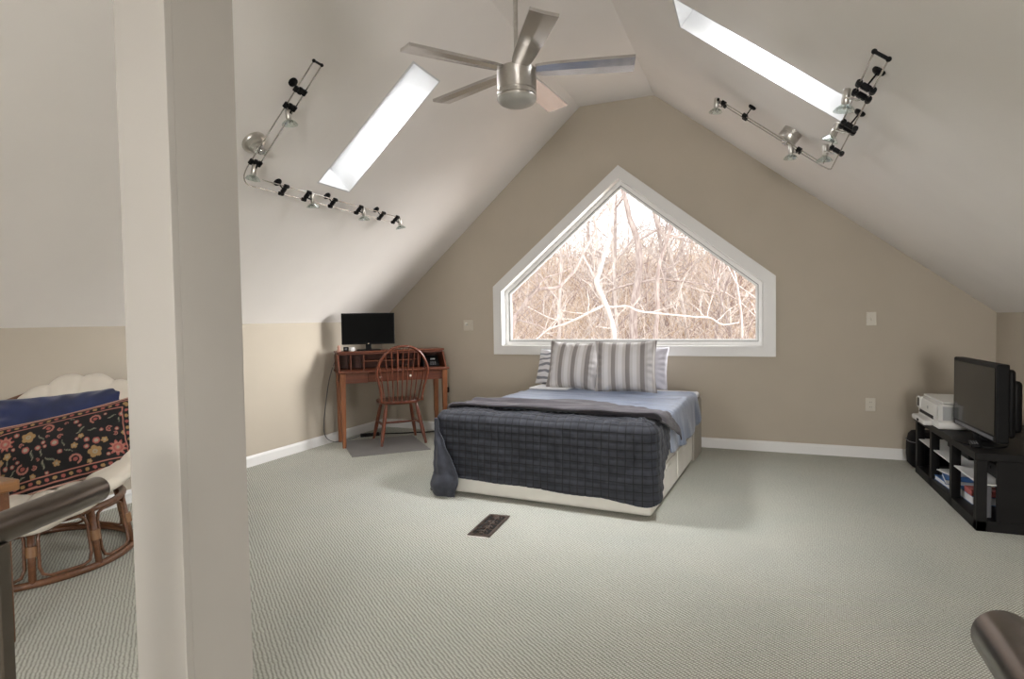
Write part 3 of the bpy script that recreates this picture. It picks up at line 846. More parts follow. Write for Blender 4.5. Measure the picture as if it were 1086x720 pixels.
obj('display', box(B(), (.0, -.045, .07), (.05, -.035, .085), .002, 1, ), M['printer_grey'], t)
bm = B()
for i in range(3):
    for j in range(3): box(bm, (-.01+i*.022, -.095, .02+j*.013), (.004+i*.022, -.08, .028+j*.013))
obj('keypad', bm, M['grey_item'], t)
# power strip and cords
t = thing('power_strip', 'black power strip lying on the floor beneath the desk', 'power strip', (-3.86, 5.33, 0), R(45))
obj('strip_body', box(B(), (-.1, -.025, .0), (.1, .025, .035), .005), M['black_plastic'], t)
bm = B()
for k in range(4): box(bm, (-.085+k*.045, -.014, .034), (-.06+k*.045, .014, .037), .001, 1)
obj('socket_row', bm, M['grey_item'], t)
bpy.context.view_layer.update()
ps_thing = t
def adopt(o, p): o.parent = p; o.matrix_parent_inverse = p.matrix_world.inverted()
adopt(obj('power_cord', tube(B(), spline([(-3.80, 5.38, .02), (-3.66, 5.52, .008), (-3.5, 5.62, .008), (-3.32, 5.73, .008), (-3.22, 5.83, .02), (-3.2, 5.845, .2), (-3.199, 5.83, .44)], 8), .006, 8), M['black_plastic'], None, True), ps_thing)
adopt(obj('monitor_cable', tube(B(), spline([(-4.0, 5.02, .93), (-4.035, 4.92, .7), (-4.03, 4.83, .4), (-4.03, 4.80, .12), (-4.0, 4.92, .01), (-3.95, 5.15, .008), (-3.93, 5.25, .02)], 8), .004, 8), M['grey_item'], None, True), mon)

# ------------------------------------------------------------------ windsor chair
ch = thing('windsor_chair', 'red brown windsor chair with hoop back tucked under the corner desk', 'chair', DL(.05, .145), R(45))
SZ = .435
def seat_bm():
    bm = B(); rings = []
    for z, k in ((SZ-.03, .9), (SZ-.022, .97), (SZ-.004, 1.), (SZ+.004, .985), (SZ-.002, .8), (SZ-.006, .4), (SZ-.006, .02)):
        r = []
        for i in range(40):
            a = 2*math.pi*i/40; c, s = math.cos(a), math.sin(a)
            r.append(bm.verts.new((k*.225*math.copysign(abs(c)**.85, c), k*.205*math.copysign(abs(s)**.85, s)*(1.02 if s > 0 else .98), z)))
        rings.append(r)
    for a, b in zip(rings, rings[1:]):
        for i in range(40): bm.faces.new((a[i], a[(i+1) % 40], b[(i+1) % 40], b[i]))
    bm.faces.new(rings[0][::-1]); bm.faces.new(rings[-1]); return bm
obj('seat', seat_bm(), M['chair'], ch, True, 50)
feet = {}
for sx in (-1, 1):
    for sy in (-1, 1):
        a = Vector((sx*.15, sy*.13, SZ-.02)); b = Vector((sx*.225, sy*.225-.0, 0)); feet[sx, sy] = (a, b)
        ks = [0, .1, .2, .35, .5, .65, .75, .85, .95, 1]; rr = [.014, .016, .018, .0195, .0185, .020, .018, .0155, .0135, .0125]
        bm = tube(B(), [a.lerp(b, k) for k in ks], rr, 12); obj('leg', bm, M['chair'], ch, True, 50)
mids = []
for sx in (-1, 1):
    p = feet[sx, -1][0].lerp(feet[sx, -1][1], .52); q = feet[sx, 1][0].lerp(feet[sx, 1][1], .52)
    obj('stretcher', tube(B(), [p, p.lerp(q, .5), q], [.008, .013, .008], 10), M['chair'], ch, True, 60); mids.append(p.lerp(q, .5))
obj('stretcher', tube(B(), [mids[0], mids[0].lerp(mids[1], .5), mids[1]], [.008, .013, .008], 10), M['chair'], ch, True, 60)
def hoop(t):
    a = math.pi*t; w = .288; 
    x = -w*math.copysign(abs(math.cos(a))**.86, math.cos(a)); zz = math.sin(a)**.74 if 0 < t < 1 else 0.
    if t < .5: k = t/.5
    else: k = (1-t)/.5
    x = x*(1 if k > .35 else lerp(.72, 1, sm(k/.35)))
    z = SZ+.56*zz
    return Vector((x, -.165-.12*(z-SZ)/.56, z))
obj('back_hoop', tube(B(), [hoop(k/60) for k in range(61)], .0125, 12), M['chair'], ch, True, 60)
for k in range(9):
    u = (k-4)/4
    x0 = u*.165; x1 = u*.235
    zt = SZ+.56*(math.sin(math.acos((abs(x1)/.288)**(1/.86))))**.74
    a = Vector((x0, -.162+.02*(u*u), SZ-.004)); b = Vector((x1, -.165-.12*(zt-SZ)/.56, zt))
    obj('spindle', tube(B(), [a, a.lerp(b, .35), b], [.0055, .0075, .0048], 8), M['chair'], ch, True, 60)

# ------------------------------------------------------------------ tv stand on the right
SX0, SX1, SY0, SY1, STZ = 1.17, 1.74, 4.09, 5.47, .452
st = thing('tv_stand', 'low open black tv stand along the right wall', 'tv stand', (SX0, SY0, 0))
def L(bm): bm.transform(Matrix.Translation((-SX0, -SY0, 0))); return bm
obj('stand_top', L(box(B(), (SX0-.012, SY0-.012, STZ-.045), (SX1, SY1+.012, STZ), .004)), M['black_wood'], st)
obj('bottom_shelf', L(box(B(), (SX0, SY0, .0), (SX1, SY1, .06), .003)), M['black_wood'], st)
for y in (SY0, SY0+.46, SY0+.93, SY1-.05):
    for x in (SX0, SX1-.06):
        obj('post', L(box(B(), (x, y, 0), (x+.05, y+.05, STZ-.045), .002)), M['black_wood'], st)
obj('end_panel', L(box(B(), (SX0+.095, SY0+.004, .06), (SX1-.002, SY0+.02, STZ-.045))), M['black_wood'], st)
obj('back_panel', L(box(B(), (SX1-.012, SY0+.05, .075), (SX1-.002, SY1-.05, STZ-.045))), M['black_wood'], st)
M['shelf_glass'] = plain('pale_glass_shelf', (.72, .72, .71), .5, var=.02)
tag(obj('middle_shelf', L(box(B(), (SX0+.012, SY0+.012, .262), (SX1-.07, SY1-.02, .27), .002)), M['shelf_glass'], st), 'pale glossy middle shelf')
def flat_thing(name, label, cat, lo, hi, m, group=None, rot=0., page=None):
    c = ((lo[0]+hi[0])/2, (lo[1]+hi[1])/2, lo[2]); t = thing(name, label, cat, c, rot, group)
    a = (lo[0]-c[0], lo[1]-c[1], 0); b = (hi[0]-c[0], hi[1]-c[1], hi[2]-lo[2])
    bm = B(); w = .003
    if page:
        box(bm, (a[0], a[1], 0), (b[0], b[1], w), .001, 1); box(bm, (a[0], a[1], b[2]-w), (b[0], b[1], b[2]), .001, 1); box(bm, (b[0]-w, a[1], 0), (b[0], b[1], b[2]), .001, 1)
        obj('cover', bm, m, t); obj('pages', box(B(), (a[0]+.004, a[1]+.004, w), (b[0]-w, b[1]-.004, b[2]-w)), page, t)
    else:
        obj('body', box(bm, a, b, .004), m, t)
    return t
flat_thing('ring_binder', 'blue binder lying lowest in the pile on the stand bottom shelf', 'binder', (1.20, 4.70, .0605), (1.48, 5.03, .092), M['blue_item'], page=M['paper'], rot=R(4))
flat_thing('photo_album', 'blue album lying slanted on top of the binder inside the stand', 'album', (1.205, 4.73, .093), (1.47, 4.98, .124), M['blue_item'], page=M['paper'], rot=R(-9))
flat_thing('magazine', 'white paper magazine on top of the blue album in the stand', 'magazine', (1.22, 4.86, .125), (1.42, 5.06, .134), M['paper'], rot=R(14))
flat_thing('paperback_book', 'blue paperback book lying on the stand shelf toward the room', 'book', (1.235, 4.42, .0605), (1.42, 4.66, .112), M['blue_item'], page=M['paper'], rot=R(3))
flat_thing('game_box', 'red patterned box standing on the bottom shelf of the stand', 'box', (1.235, 4.42, .113), (1.40, 4.54, .15), M['red_item'], rot=R(2))
t = flat_thing('cable_box', 'dark grey upright case at the near end of the stand', 'case', (1.225, 4.16, .0605), (1.262, 4.30, .245), M['grey_item'])
obj('front_button', lathe(B(), [(.008, 0), (.008, .004)], 12, align((0, -.06, .03), (0, -1, 0))), M['ivory'], t)

for nm, lb, ct, y0, y1, hh in (('near_dark_box', 'added black box darkening the glossy middle shelf at the near end of the stand', 'dark box', 4.17, 4.60, .085), ('far_dark_box', 'added black box darkening the middle shelf behind the second stand post', 'recorder', 4.70, 5.16, .11)):  # plain black boxes, added to darken the pale shelf behind the posts
    t = thing(nm, lb, ct, (1.46, (y0+y1)/2, .2702)); w = (y1-y0)/2
    obj('case', box(B(), (-.16, -w, .006), (.17, w, hh), .004), M['black_plastic'], t)
    obj('front_strip', box(B(), (-.163, -.08, hh*.55), (-.158, .08, hh*.75), .001, 1), M['black_wood'], t)
    for sy in (-1, 1):
        for x in (-.13, .14): obj('foot', lathe(B(), [(.012, 0), (.012, .008)], 10, Matrix.Translation((x, sy*(w-.04), 0))), M['black_plastic'], t)

# television
tv = thing('television', 'black flat television with deep back at the near end of the stand', 'television', (1.275, 4.43, STZ), R(-90))
# local x runs along the screen, local -y looks into the room
tv.rotation_euler = (0, 0, R(-88))
obj('pedestal', lathe(B(), [(.16, 0), (.16, .008), (.12, .014), (.03, .02), (.03, .05)], 32, Matrix.Diagonal((1.25, .8, 1, 1))), M['black_plastic'], tv, True, 40)
obj('neck', box(B(), (-.07, -.01, .018), (.07, .05, .1), .006), M['black_plastic'], tv)
obj('bezel', box(B(), (-.345, -.03, .055), (.345, .03, .5), .008), M['black_plastic'], tv)
obj('screen', box(B(), (-.32, -.0325, .095), (.32, -.0295, .477)), M['black_gloss'], tv)
bm = B(); box(bm, (-.32, .028, .08), (.32, .07, .47), .02, 3); box(bm, (-.26, .065, .1), (.26, .125, .40), .025, 3)
obj('back_shell', bm, M['black_plastic'], tv, True, 40)
obj('speaker_strip', box(B(), (-.3, -.0325, .064), (.3, -.029, .084), .001, 1), M['grey_item'], tv)
rc = thing('remote_control', 'black remote control lying on the stand in front of the television', 'remote', (1.215, 4.30, STZ), R(80))
obj('remote_body', box(B(), (-.08, -.022, 0), (.08, .022, .018), .005), M['black_plastic'], rc)
bm = B()
for i in range(6):
    for j in (-1, 0, 1): box(bm, (-.06+i*.02, j*.012-.004, .0175), (-.05+i*.02, j*.012+.004, .0195))
obj('button_pad', bm, M['grey_item'], rc)

# printer
pr = thing('inkjet_printer', 'white inkjet printer with grey end panel at the far end of the tv stand', 'printer', (1.155, 4.80, STZ))
bm = B(); box(bm, (.0, 0, .002), (.36, .53, .052), .012, 3); obj('lower_body', bm, M['printer'], pr, True, 40)
bm = plate([(.0, .05), (.36, .05), (.36, .172), (.05, .172), (.0, .16)], [], lambda u, v, d: (u, .018+d, v), .50)
bmesh.ops.bevel(bm, geom=[e for e in bm.edges if e.calc_length() > .08], offset=.008, segments=2, affect='EDGES')
obj('upper_body', bm, M['printer'], pr, True, 35)
obj('end_panel', plate([(.03, .062), (.34, .062), (.34, .155), (.03, .155)], [], lambda u, v, d: (u, .0135+d, v), .006), M['printer_grey'], pr)
obj('scanner_lid', box(B(), (.03, .025, .173), (.36, .51, .186), .005), M['printer'], pr)
tr = obj('paper_tray', box(B(), (-.055, .13, .004), (.004, .47, .04), .01, 2), M['printer'], pr)
obj('tray_catch', box(B(), (-.061, .26, .014), (-.053, .30, .03), .002, 1), M['black_plastic'], tr)
obj('paper_slot', box(B(), (-.004, .12, .052), (.002, .47, .075), .002, 1), M['black_plastic'], pr)
cp = obj('control_panel', box(B(), (-.012, .44, .085), (.01, .515, .168), .005), M['printer'], pr)
obj('panel_display', box(B(), (-.0145, .445, .10), (-.0105, .49, .16)), M['black_gloss'], cp)
obj('front_badge', box(B(), (-.002, .25, .105), (.0015, .28, .125), .0005, 1), M['printer_grey'], pr)

# bag behind the stand
bg = thing('laptop_bag', 'rounded black bag standing on the carpet between tv stand and back wall', 'bag', (1.30, 5.66, 0), R(0))
bm = B(); rings = []
for z, k in ((.004, .8), (.03, .97), (.1, 1.03), (.2, 1.02), (.26, .93), (.285, .8), (.293, .5), (.295, .02)):
    rings.append([bm.verts.new((.145*k*math.copysign(abs(math.cos(a))**.6, math.cos(a)), .125*k*math.copysign(abs(math.sin(a))**.6, math.sin(a)), z)) for a in [2*math.pi*i/32 for i in range(32)]])
for a, b in zip(rings, rings[1:]):
    for i in range(32): bm.faces.new((a[i], a[(i+1) % 32], b[(i+1) % 32], b[i]))
bm.faces.new(rings[0][::-1]); bm.faces.new(rings[-1])
obj('bag_body', bm, M['bag'], bg, True, 60)
obj('carry_handle', tube(B(), spline([(-.05, 0, .285), (-.045, 0, .315), (0, 0, .328), (.045, 0, .315), (.05, 0, .285)], 5), .007, 8), M['bag'], bg, True)
obj('zip_seam', tube(B(), [(.147*math.copysign(abs(math.cos(a))**.6, math.cos(a))*1.02, .128*math.copysign(abs(math.sin(a))**.6, math.sin(a))*1.02, .215) for a in [2*math.pi*i/32 for i in range(32)]], .0035, 6, closed=True), M['grey_item'], bg, True)

# ------------------------------------------------------------------ rattan seat on the left
PC = Vector((-3.58, 1.93, 0))
pp = thing('papasan_seat', 'round rattan bowl seat with tufted cream cushion by the left wall', 'seat', PC)
def ovl(ax, ay, z, n=64, cx=0., cy=0.): return [(cx+ax*math.cos(2*math.pi*k/n), cy+ay*math.sin(2*math.pi*k/n), z) for k in range(n)]
GA, GB = .455, .455
base_r = obj('base_ring', tube(B(), ovl(GA, GB, .018), .018, 10, closed=True), M['rattan'], pp, True)
obj('upper_ring', tube(B(), ovl(GA*.9, GB*.9, .30), .017, 10, closed=True), M['rattan'], pp, True)
NU = 10
def gp(a, k, z): return Vector((GA*k*math.cos(a), GB*k*math.sin(a), z))
angs = [2*math.pi*(k+.18)/NU for k in range(NU)]
for a in angs:
    u = obj('upright', tube(B(), [gp(a, 1, .02), gp(a, .95, .16), gp(a, .9, .30)], .0165, 10), M['rattan'], pp, True)
    obj('cane_binding', tube(B(), [gp(a, .96, .145), gp(a, .944, .195)], .0235, 12), M['rattan_wrap'], u, True, 50)
lp = B()
for a, b in zip(angs, angs[1:]+[angs[0]+2*math.pi]):
    d = (b-a); e = .16*d; pts = []
    for s, z in ((.5, .043), (.8, .043), (.93, .055), (.985, .09), (.985, .23), (.93, .27), (.8, .283), (.5, .283), (.2, .283), (.07, .27), (.015, .23), (.015, .09), (.07, .055), (.2, .043)):
        s2 = .09+.82*s; pts.append(gp(a+d*s2, lerp(1, .9, z/.3), z))
    loop = B(); tube(loop, pts, .008, 7, closed=True); merge(lp, loop)
obj('panel_loops', lp, M['rattan'], pp, True)
# bowl rim tilted to the room
TILT, FACE, RB = R(35), R(-60), .525
FX_, FY_ = math.cos(FACE), math.sin(FACE)
def rim(a, k=1., lift=0.):
    """a = 0 is the low front, a = pi the high back; lift sinks below the rim plane"""
    f, q = RB*math.cos(a)*k, RB*math.sin(a)*k
    g = f*math.cos(TILT)-lift*math.sin(TILT)
    return Vector((.072+g*FX_-q*FY_, g*FY_+q*FX_, .585-f*math.sin(TILT)-lift*math.cos(TILT)))
obj('bowl_rim', tube(B(), [rim(2*math.pi*k/72) for k in range(72)], .019, 10, closed=True), M['rattan'], pp, True)
def bowl(a, k): return rim(a, k, .24*(1-k**2))
bb = B()
for i in range(20):
    a = 2*math.pi*i/20; tube(bb, [bowl(a, k/6) for k in range(1, 7)], .008, 7)
for k in (.45, .75): tube(bb, [bowl(2*math.pi*j/48, k) for j in range(48)], .009, 7, closed=True)
obj('bowl_canes', bb, M['rattan'], pp, True)
def pad(u, v):
    a = 2*math.pi*u; k = v
    p = bowl(a, min(1, k)*1.03)
    nrm = Vector((math.sin(TILT)*FX_, math.sin(TILT)*FY_, math.cos(TILT)))
    return p, nrm, a
def pad_bm():
    bm = bmesh.new(); n, m = 252, 34; top, bot = [], []
    for i in range(n):
        a = 2*math.pi*i/n; rt, rb = [], []
        for j in range(m+1):
            k = j/m; p, nrm, _ = pad(i/n, (.02+.98*k)*(1-.13*sm(-math.sin(a)*1.3)*sm(.5-math.cos(a)*2)))
            rad = (rim(a)-rim(a, 0.)).normalized()
            th = .12*(1-k**5)**.5*(1-.4*max(0., math.sin(a)))
            shr = sm(-math.sin(a)*1.3)*sm(.5-math.cos(a)*2)
            back = .5-.5*math.cos(a)
            tuft = .034*abs(math.sin(a*9+.4))**.32*sm(k*2.2)*(1-.3*back)*(1-sm((k-.97)/.03)*.5)+.016*abs(math.sin(k*8.2))**.7
            fold = .008*nz3(math.cos(a)*5, math.sin(a)*7, k*5)
            bulge = rad*(.045*(1-.8*back)*sm((k-.8)/.2)+.018*abs(math.sin(a*9+.4))*sm((k-.6)/.4))
            rt.append(bm.verts.new(p+nrm*(th+tuft+fold)+bulge)); 
            rb.append(bm.verts.new(p+nrm*(.03-.03*sm((k-.8)/.2)*(1-sm((k-.96)/.04)*.4))+bulge*.95))
        top.append(rt); bot.append(rb)
    for g in (top, bot):
        for i in range(n):
            for j in range(m):
                f = bm.faces.new((g[i][j], g[(i+1) % n][j], g[(i+1) % n][j+1], g[i][j+1])); f.smooth = True
    for i in range(n):
        f = bm.faces.new((top[i][m], top[(i+1) % n][m], bot[(i+1) % n][m], bot[i][m])); f.smooth = True
    for v in bm.verts: v.co.x = max(v.co.x, XL+.012-PC.x)
    bm.faces.new([top[i][0] for i in range(n)]); bm.faces.new([bot[i][0] for i in range(n)][::-1])
    return bm
cu = tag(obj('seat_cushion', pad_bm(), M['cushion'], None, True, None, PC), 'tufted cream cushion filling the rattan bowl seat', 'cushion')

# navy cushion and embroidered cushion leaning in the seat
nv = thing('navy_cushion', 'plain navy velvet cushion behind the embroidered one on the rattan seat', 'cushion', (-3.57, 2.14, .675))
nv.rotation_euler = (R(-30), R(-5), R(42))
obj('cushion_cover', cushion_bm(.80, .46, .17, concave=.10, wr=.006, seed=3.), M['navy'], nv, True)

EW, EH = .68, .40
def motif_color(x, z):
    """colour of the embroidery at cushion coordinates (metres from its centre)"""
    base = (.007, .006, .007); pink = (.30, .085, .07); rose = (.36, .15, .115); gold = (.30, .19, .08); grn = (.08, .095, .065); cream = (.30, .27, .2)
    ax, az = EW/2-abs(x), EH/2-abs(z)
    e = min(ax, az)
    if .012 < e < .019 or .050 < e < .056: return rose
    if e <= .012: return base
    if e < .05:
        s = (x if az < ax else z)/.035; f = s-math.floor(s)-.5; g = (e-.034)/.012
        d = math.hypot(f*2.6, g)
        return (pink if int(math.floor(s)) % 2 else gold) if d < .75 else base
    c = base
    for fx, fz, r, kind, rot in MOTIFS:
        dx, dz = x-fx, z-fz
        if abs(dx) > r*1.6 or abs(dz) > r*1.6: continue
        d = math.hypot(dx, dz); a = math.atan2(dz, dx)-rot
        if kind == 0:                                  # many-petalled bloom
            rr = r*(.8+.2*math.cos(9*a))
            if d < rr: c = pink if (d > r*.72 or .3*r < d < .5*r) else rose if d > .16*r else cream
        elif kind == 1:                                # open five-petal flower
            rr = r*(.72+.28*abs(math.cos(2.5*a)))
            if d < rr: c = gold if (d > .35*r or d < .14*r) else cream
        elif kind == 2:                                # leaf
            lx, lz = d*math.cos(a), d*math.sin(a)-.25*r*math.sin(d*math.cos(a)/r*2)
            if abs(lx) < r*1.5 and abs(lz) < .36*r*(1-(lx/(1.5*r))**2): c = grn if abs(lz) > .06*r else cream
        elif kind == 3:                                # curled bud
            if .5*r < d < .78*r and math.cos(a) > -.75: c = rose
            elif d < .3*r: c = pink
        elif d < r*.8: c = cream if d < .45*r else pink
    return c
mr = random.Random(11)
MOTIFS = [(-.25, .085, .045, 0, 0), (.245, -.09, .045, 0, .3), (-.14, .085, .034, 1, 0), (.14, -.085, .034, 1, .4), (-.05, .11, .034, 3, .5), (.16, .10, .034, 3, 2.), (-.18, -.08, .036, 3, 4.), (.05, -.10, .036, 3, 1.)]
for _ in range(260):
    x, z, r = mr.uniform(-.29, .29), mr.uniform(-.135, .135), mr.uniform(.010, .024)
    if all(math.hypot(x-m[0], z-m[1]) > (r+m[2])*.95 for m in MOTIFS): MOTIFS.append((x, z, r, mr.choice((2, 2, 3, 4, 4, 1)), mr.uniform(0, 6.3)))
em = thing('embroidered_cushion', 'black cushion embroidered with pink and gold flowers on the rattan seat', 'cushion', (-3.325, 1.965, .61))
em.rotation_euler = (R(-30), R(-12), R(46))
bm = cushion_bm(EW, EH, .15, 220, 130, concave=.07, wr=.003, seed=5.)
o = obj('cushion_cover', bm, M['embroidery'], em, True)
ca = o.data.color_attributes.new('embroidery', 'FLOAT_COLOR', 'POINT')
for v in o.data.vertices:
    x, z = v.co.x, v.co.z
    u_, v_ = x/(EW/2), z/(EH/2)
    ca.data[v.index].color = (*motif_color(x/(1-.07*(1-v_*v_)*abs(u_)), z/(1-.07*(1-u_*u_)*abs(v_))), 1)
obj('piping', edge_tube(EW+.004, EH+.004, .07, .005), M['piping'], em, True)

# small side table whose corner shows at the left edge
tb = thing('side_table', 'small wooden side table whose corner shows at the left edge', 'table', (-2.86, 1.16, 0))
obj('table_top', box(B(), (-.18, -.25, .605), (.18, .25, .65), .008, 2), M['oak'], tb)
for sx in (-1, 1):
    for sy in (-1, 1): obj('leg', box(B(), (sx*.135-.02, sy*.205-.02, 0), (sx*.135+.02, sy*.205+.02, .605), .004, 1), M['rattan'], tb)

# ------------------------------------------------------------------ outdoors
def hill(x, y):
    base = -2.8+8.6*sm((y-8)/42)+.6*nz3(x*.09, y*.09, 1)+.15*nz3(x*.5, y*.5, 3)
    return base+.04*max(0, -x-2)*sm((y-10)/10)
bm = B(); nx_, ny_ = 60, 60
V = [[bm.verts.new((lerp(-60, 30, i/nx_), lerp(6.6, 70, j/ny_), hill(lerp(-60, 30, i/nx_), lerp(6.6, 70, j/ny_)))) for j in range(ny_+1)] for i in range(nx_+1)]
for i in range(nx_):
    for j in range(ny_):
        f = bm.faces.new((V[i][j], V[i+1][j], V[i+1][j+1], V[i][j+1])); f.smooth = True
struct('hillside', bm, M['leaf_litter'], None)

def twigs(bm, p, d, ln, r, depth, rg, spread=.6):
    pts = [p]; n = 5; q = p.copy(); dd = d.copy()
    for k in range(n):
        dd = (dd+Vector((rg.uniform(-1, 1), rg.uniform(-1, 1), rg.uniform(-.5, .8)))*.16).normalized()
        q = q+dd*ln/n; pts.append(q.copy())
    tube(bm, spline(pts, 2), (r, r*.45), 6 if r > .02 else 4, cap=False)
    if depth <= 0: return
    for k in range(rg.randint(2, 4)):
        i = rg.randint(2, n); side = Vector((rg.uniform(-1, 1), rg.uniform(-.6, .6), rg.uniform(-.1, .9)))
        twigs(bm, pts[i], (dd*.6+side*spread*1.3).normalized(), ln*rg.uniform(.4, .7), r*.5, depth-1, rg, spread)
def traced_tree(name, label, m, paths, radii, seed, twig_n=26, tl=.55):
    rg = random.Random(seed); tr = paths[0]; x, y = tr[0][0], tr[0][1]; z = hill(x, y)
    t = thing(name, label, 'tree', (x, y, z), 0, 'bare trees outside the gable window'); T = Matrix.Translation((-x, -y, -z))
    foot = [Vector((x-.05, y, z-.1)), Vector((x-.02, y, (z+tr[0][2])/2))]
    bm = tube(B(), spline(foot+[Vector(p) for p in tr], 5), (radii[0]*1.25, radii[0]*.55), 10, cap=False); bm.transform(T)
    obj('trunk', bm, m, t, True)
    for pth, r in zip(paths[1:], radii[1:]):
        bm = tube(B(), spline([Vector(p) for p in pth], 5), (r, r*.5), 8, cap=False); bm.transform(T); obj('branch', bm, m, t, True)
    bm = B(); allp = [spline([Vector(p) for p in q], 4) for q in paths]
    for _ in range(twig_n):
        q = rg.choice(allp); p = rg.choice(q)
        twigs(bm, p, Vector((rg.uniform(-1, 1), rg.uniform(-.5, .5), rg.uniform(-.2, 1))).normalized(), rg.uniform(.5, 1.2)*tl, rg.uniform(.006, .012), 2, rg)
    bm.transform(T); o = obj('twigs', bm, m, t, True); o['kind'] = 'stuff'
    return t
T1 = [[(-2.33, 10.5, .77), (-2.34, 10.5, 1.05), (-2.47, 10.5, 1.48), (-2.63, 10.5, 1.87), (-2.57, 10.5, 2.09), (-2.48, 10.5, 2.39), (-2.38, 10.5, 2.67), (-2.4, 10.5, 2.78), (-2.36, 10.5, 3.0), (-2.3, 10.5, 3.41), (-2.28, 10.5, 3.9), (-2.15, 10.5, 5)],
      [(-2.47, 10.5, 1.48), (-2.73, 10.42, 1.35), (-2.96, 10.34, 1.23), (-3.22, 10.26, 1.12), (-3.44, 10.18, 1.05), (-3.65, 10.1, .87)],
      [(-2.47, 10.5, 1.48), (-2.39, 10.58, 1.43), (-2.12, 10.66, 1.44), (-1.92, 10.74, 1.35), (-1.64, 10.82, 1.31), (-.95, 10.9, 1.23), (-.72, 10.98, 1.21), (-.52, 11.06, 1.09), (-.25, 11.14, 1.12)],
      [(-2.47, 10.5, 1.48), (-2.66, 10.55, 1.67), (-2.77, 10.6, 1.83), (-2.95, 10.65, 1.96)],
      [(-2.63, 10.5, 1.87), (-2.79, 10.6, 2.17), (-2.94, 10.7, 2.41), (-3.02, 10.8, 2.69), (-3.02, 10.9, 3.06)]]
traced_tree('bare_tree', 'pale crooked bare tree with two low spreading branches near the window centre', M['bark_pale'], T1, [.045, .026, .022, .018, .022], 1, 34)
T2 = [[(-3.92, 9.5, .69), (-3.86, 9.56, 1.23), (-3.8, 9.62, 1.35), (-3.5, 9.68, 1.72), (-3.13, 9.74, 1.77), (-2.98, 9.8, 1.91), (-2.84, 9.86, 2.07), (-2.71, 9.92, 2.36), (-2.6, 9.98, 2.57), (-2.52, 10.04, 2.76), (-2.56, 10.1, 3.1), (-2.51, 10.16, 3.6)],
      [(-3.47, 9.6, 1.71), (-3.32, 9.65, 1.93), (-3.05, 9.7, 2.01), (-2.88, 9.75, 2.11)], [(-3.88, 9.6, 1.23), (-3.78, 9.65, 1.21), (-3.49, 9.7, 1.13), (-3.33, 9.75, 1.04)]]
traced_tree('bare_tree', 'leaning grey brown sapling that bends across the left part of the window', M['bark_mid'], T2, [.032, .016, .015], 2, 24)
T3 = [[(-2.63, 14, .45), (-2.63, 14, 1.38), (-2.53, 14, 2.04), (-2.49, 14, 2.37), (-2.5, 14, 2.87), (-2.59, 14, 3.25), (-2.7, 14, 3.55), (-2.78, 14, 3.95), (-2.93, 14, 4.6), (-3, 14, 6)],
      [(-2.53, 14, 2.04), (-2.9, 14.05, 1.97), (-3.37, 14.1, 1.81)], [(-2.53, 14, 2.04), (-2.04, 14.05, 2.11), (-1.64, 14.1, 2.06), (-.93, 14.15, 1.95)],
      [(-2.5, 14, 3.03), (-2.12, 14.05, 3.23), (-1.96, 14.1, 3.33), (-1.77, 14.15, 3.19)]]
traced_tree('bare_tree', 'tall thick grey brown trunk rising just right of the window apex', M['bark_mid'], T3, [.085, .03, .03, .022], 3, 34, .9)
T4 = [[(-1.84, 12, .57), (-1.78, 12, 1.35), (-1.78, 12, 1.91), (-1.74, 12, 2.27), (-1.61, 12, 2.68), (-1.48, 12, 3.12), (-1.38, 12, 3.6), (-1.3, 12, 5)], [(-1.74, 12, 2.27), (-1.66, 12.03, 2.0), (-1.63, 12.06, 1.73)]]
traced_tree('bare_tree', 'slim brown tree leaning right in the middle of the right window half', M['bark_mid'], T4, [.042, .02], 4, 26, .7)
T5 = [[(-.16, 9, .71), (-.19, 9, 1.4), (-.28, 9, 1.92), (-.38, 9, 2.22), (-.55, 9, 2.39), (-.7, 9, 2.9)], [(-1.15, 9, 2.45), (-.91, 8.97, 2.37), (-.58, 8.94, 2.23), (-.38, 8.91, 1.99), (-.26, 8.88, 1.75), (-.19, 8.85, 1.65), (.1, 8.82, 1.42)],
      [(-.59, 9, 2.23), (-.54, 9.03, 1.83), (-.49, 9.06, 1.56)], [(-.39, 9, 1.58), (-.15, 9.03, 1.4), (.1, 9.06, 1.13)]]
traced_tree('bare_tree', 'thin arching sapling with drooping branches at the right end of the window', M['bark_mid'], T5, [.018, .011, .011, .009], 5, 20, .45)

def wild_tree(label, x, y, h, r, m, seed):
    rg = random.Random(seed); z = hill(x, y)
    t = thing('bare_tree', label, 'tree', (x, y, z), 0, 'bare trees outside the gable window')
    pts = [Vector((0, 0, -.2))]; q = Vector((0, 0, 0)); d = Vector((rg.uniform(-.14, .14), 0, 1))
    for k in range(7): pts.append(q.copy()); d = (d+Vector((rg.uniform(-.12, .12), rg.uniform(-.1, .1), 0))).normalized(); q = q+d*h/6
    sp = spline(pts, 3); obj('trunk', tube(B(), sp, (r, r*.3), 8, cap=False), m, t, True)
    bm = B()
    for k in range(30):
        p = sp[rg.randint(6, len(sp)-1)]
        twigs(bm, p, Vector((rg.uniform(-1, 1), rg.uniform(-.6, .6), rg.uniform(.1, 1.1))).normalized(), rg.uniform(.15, .32)*h*.6, r*rg.uniform(.18, .36), 2, rg)
    o = obj('twigs', bm, m, t, True); o['kind'] = 'stuff'
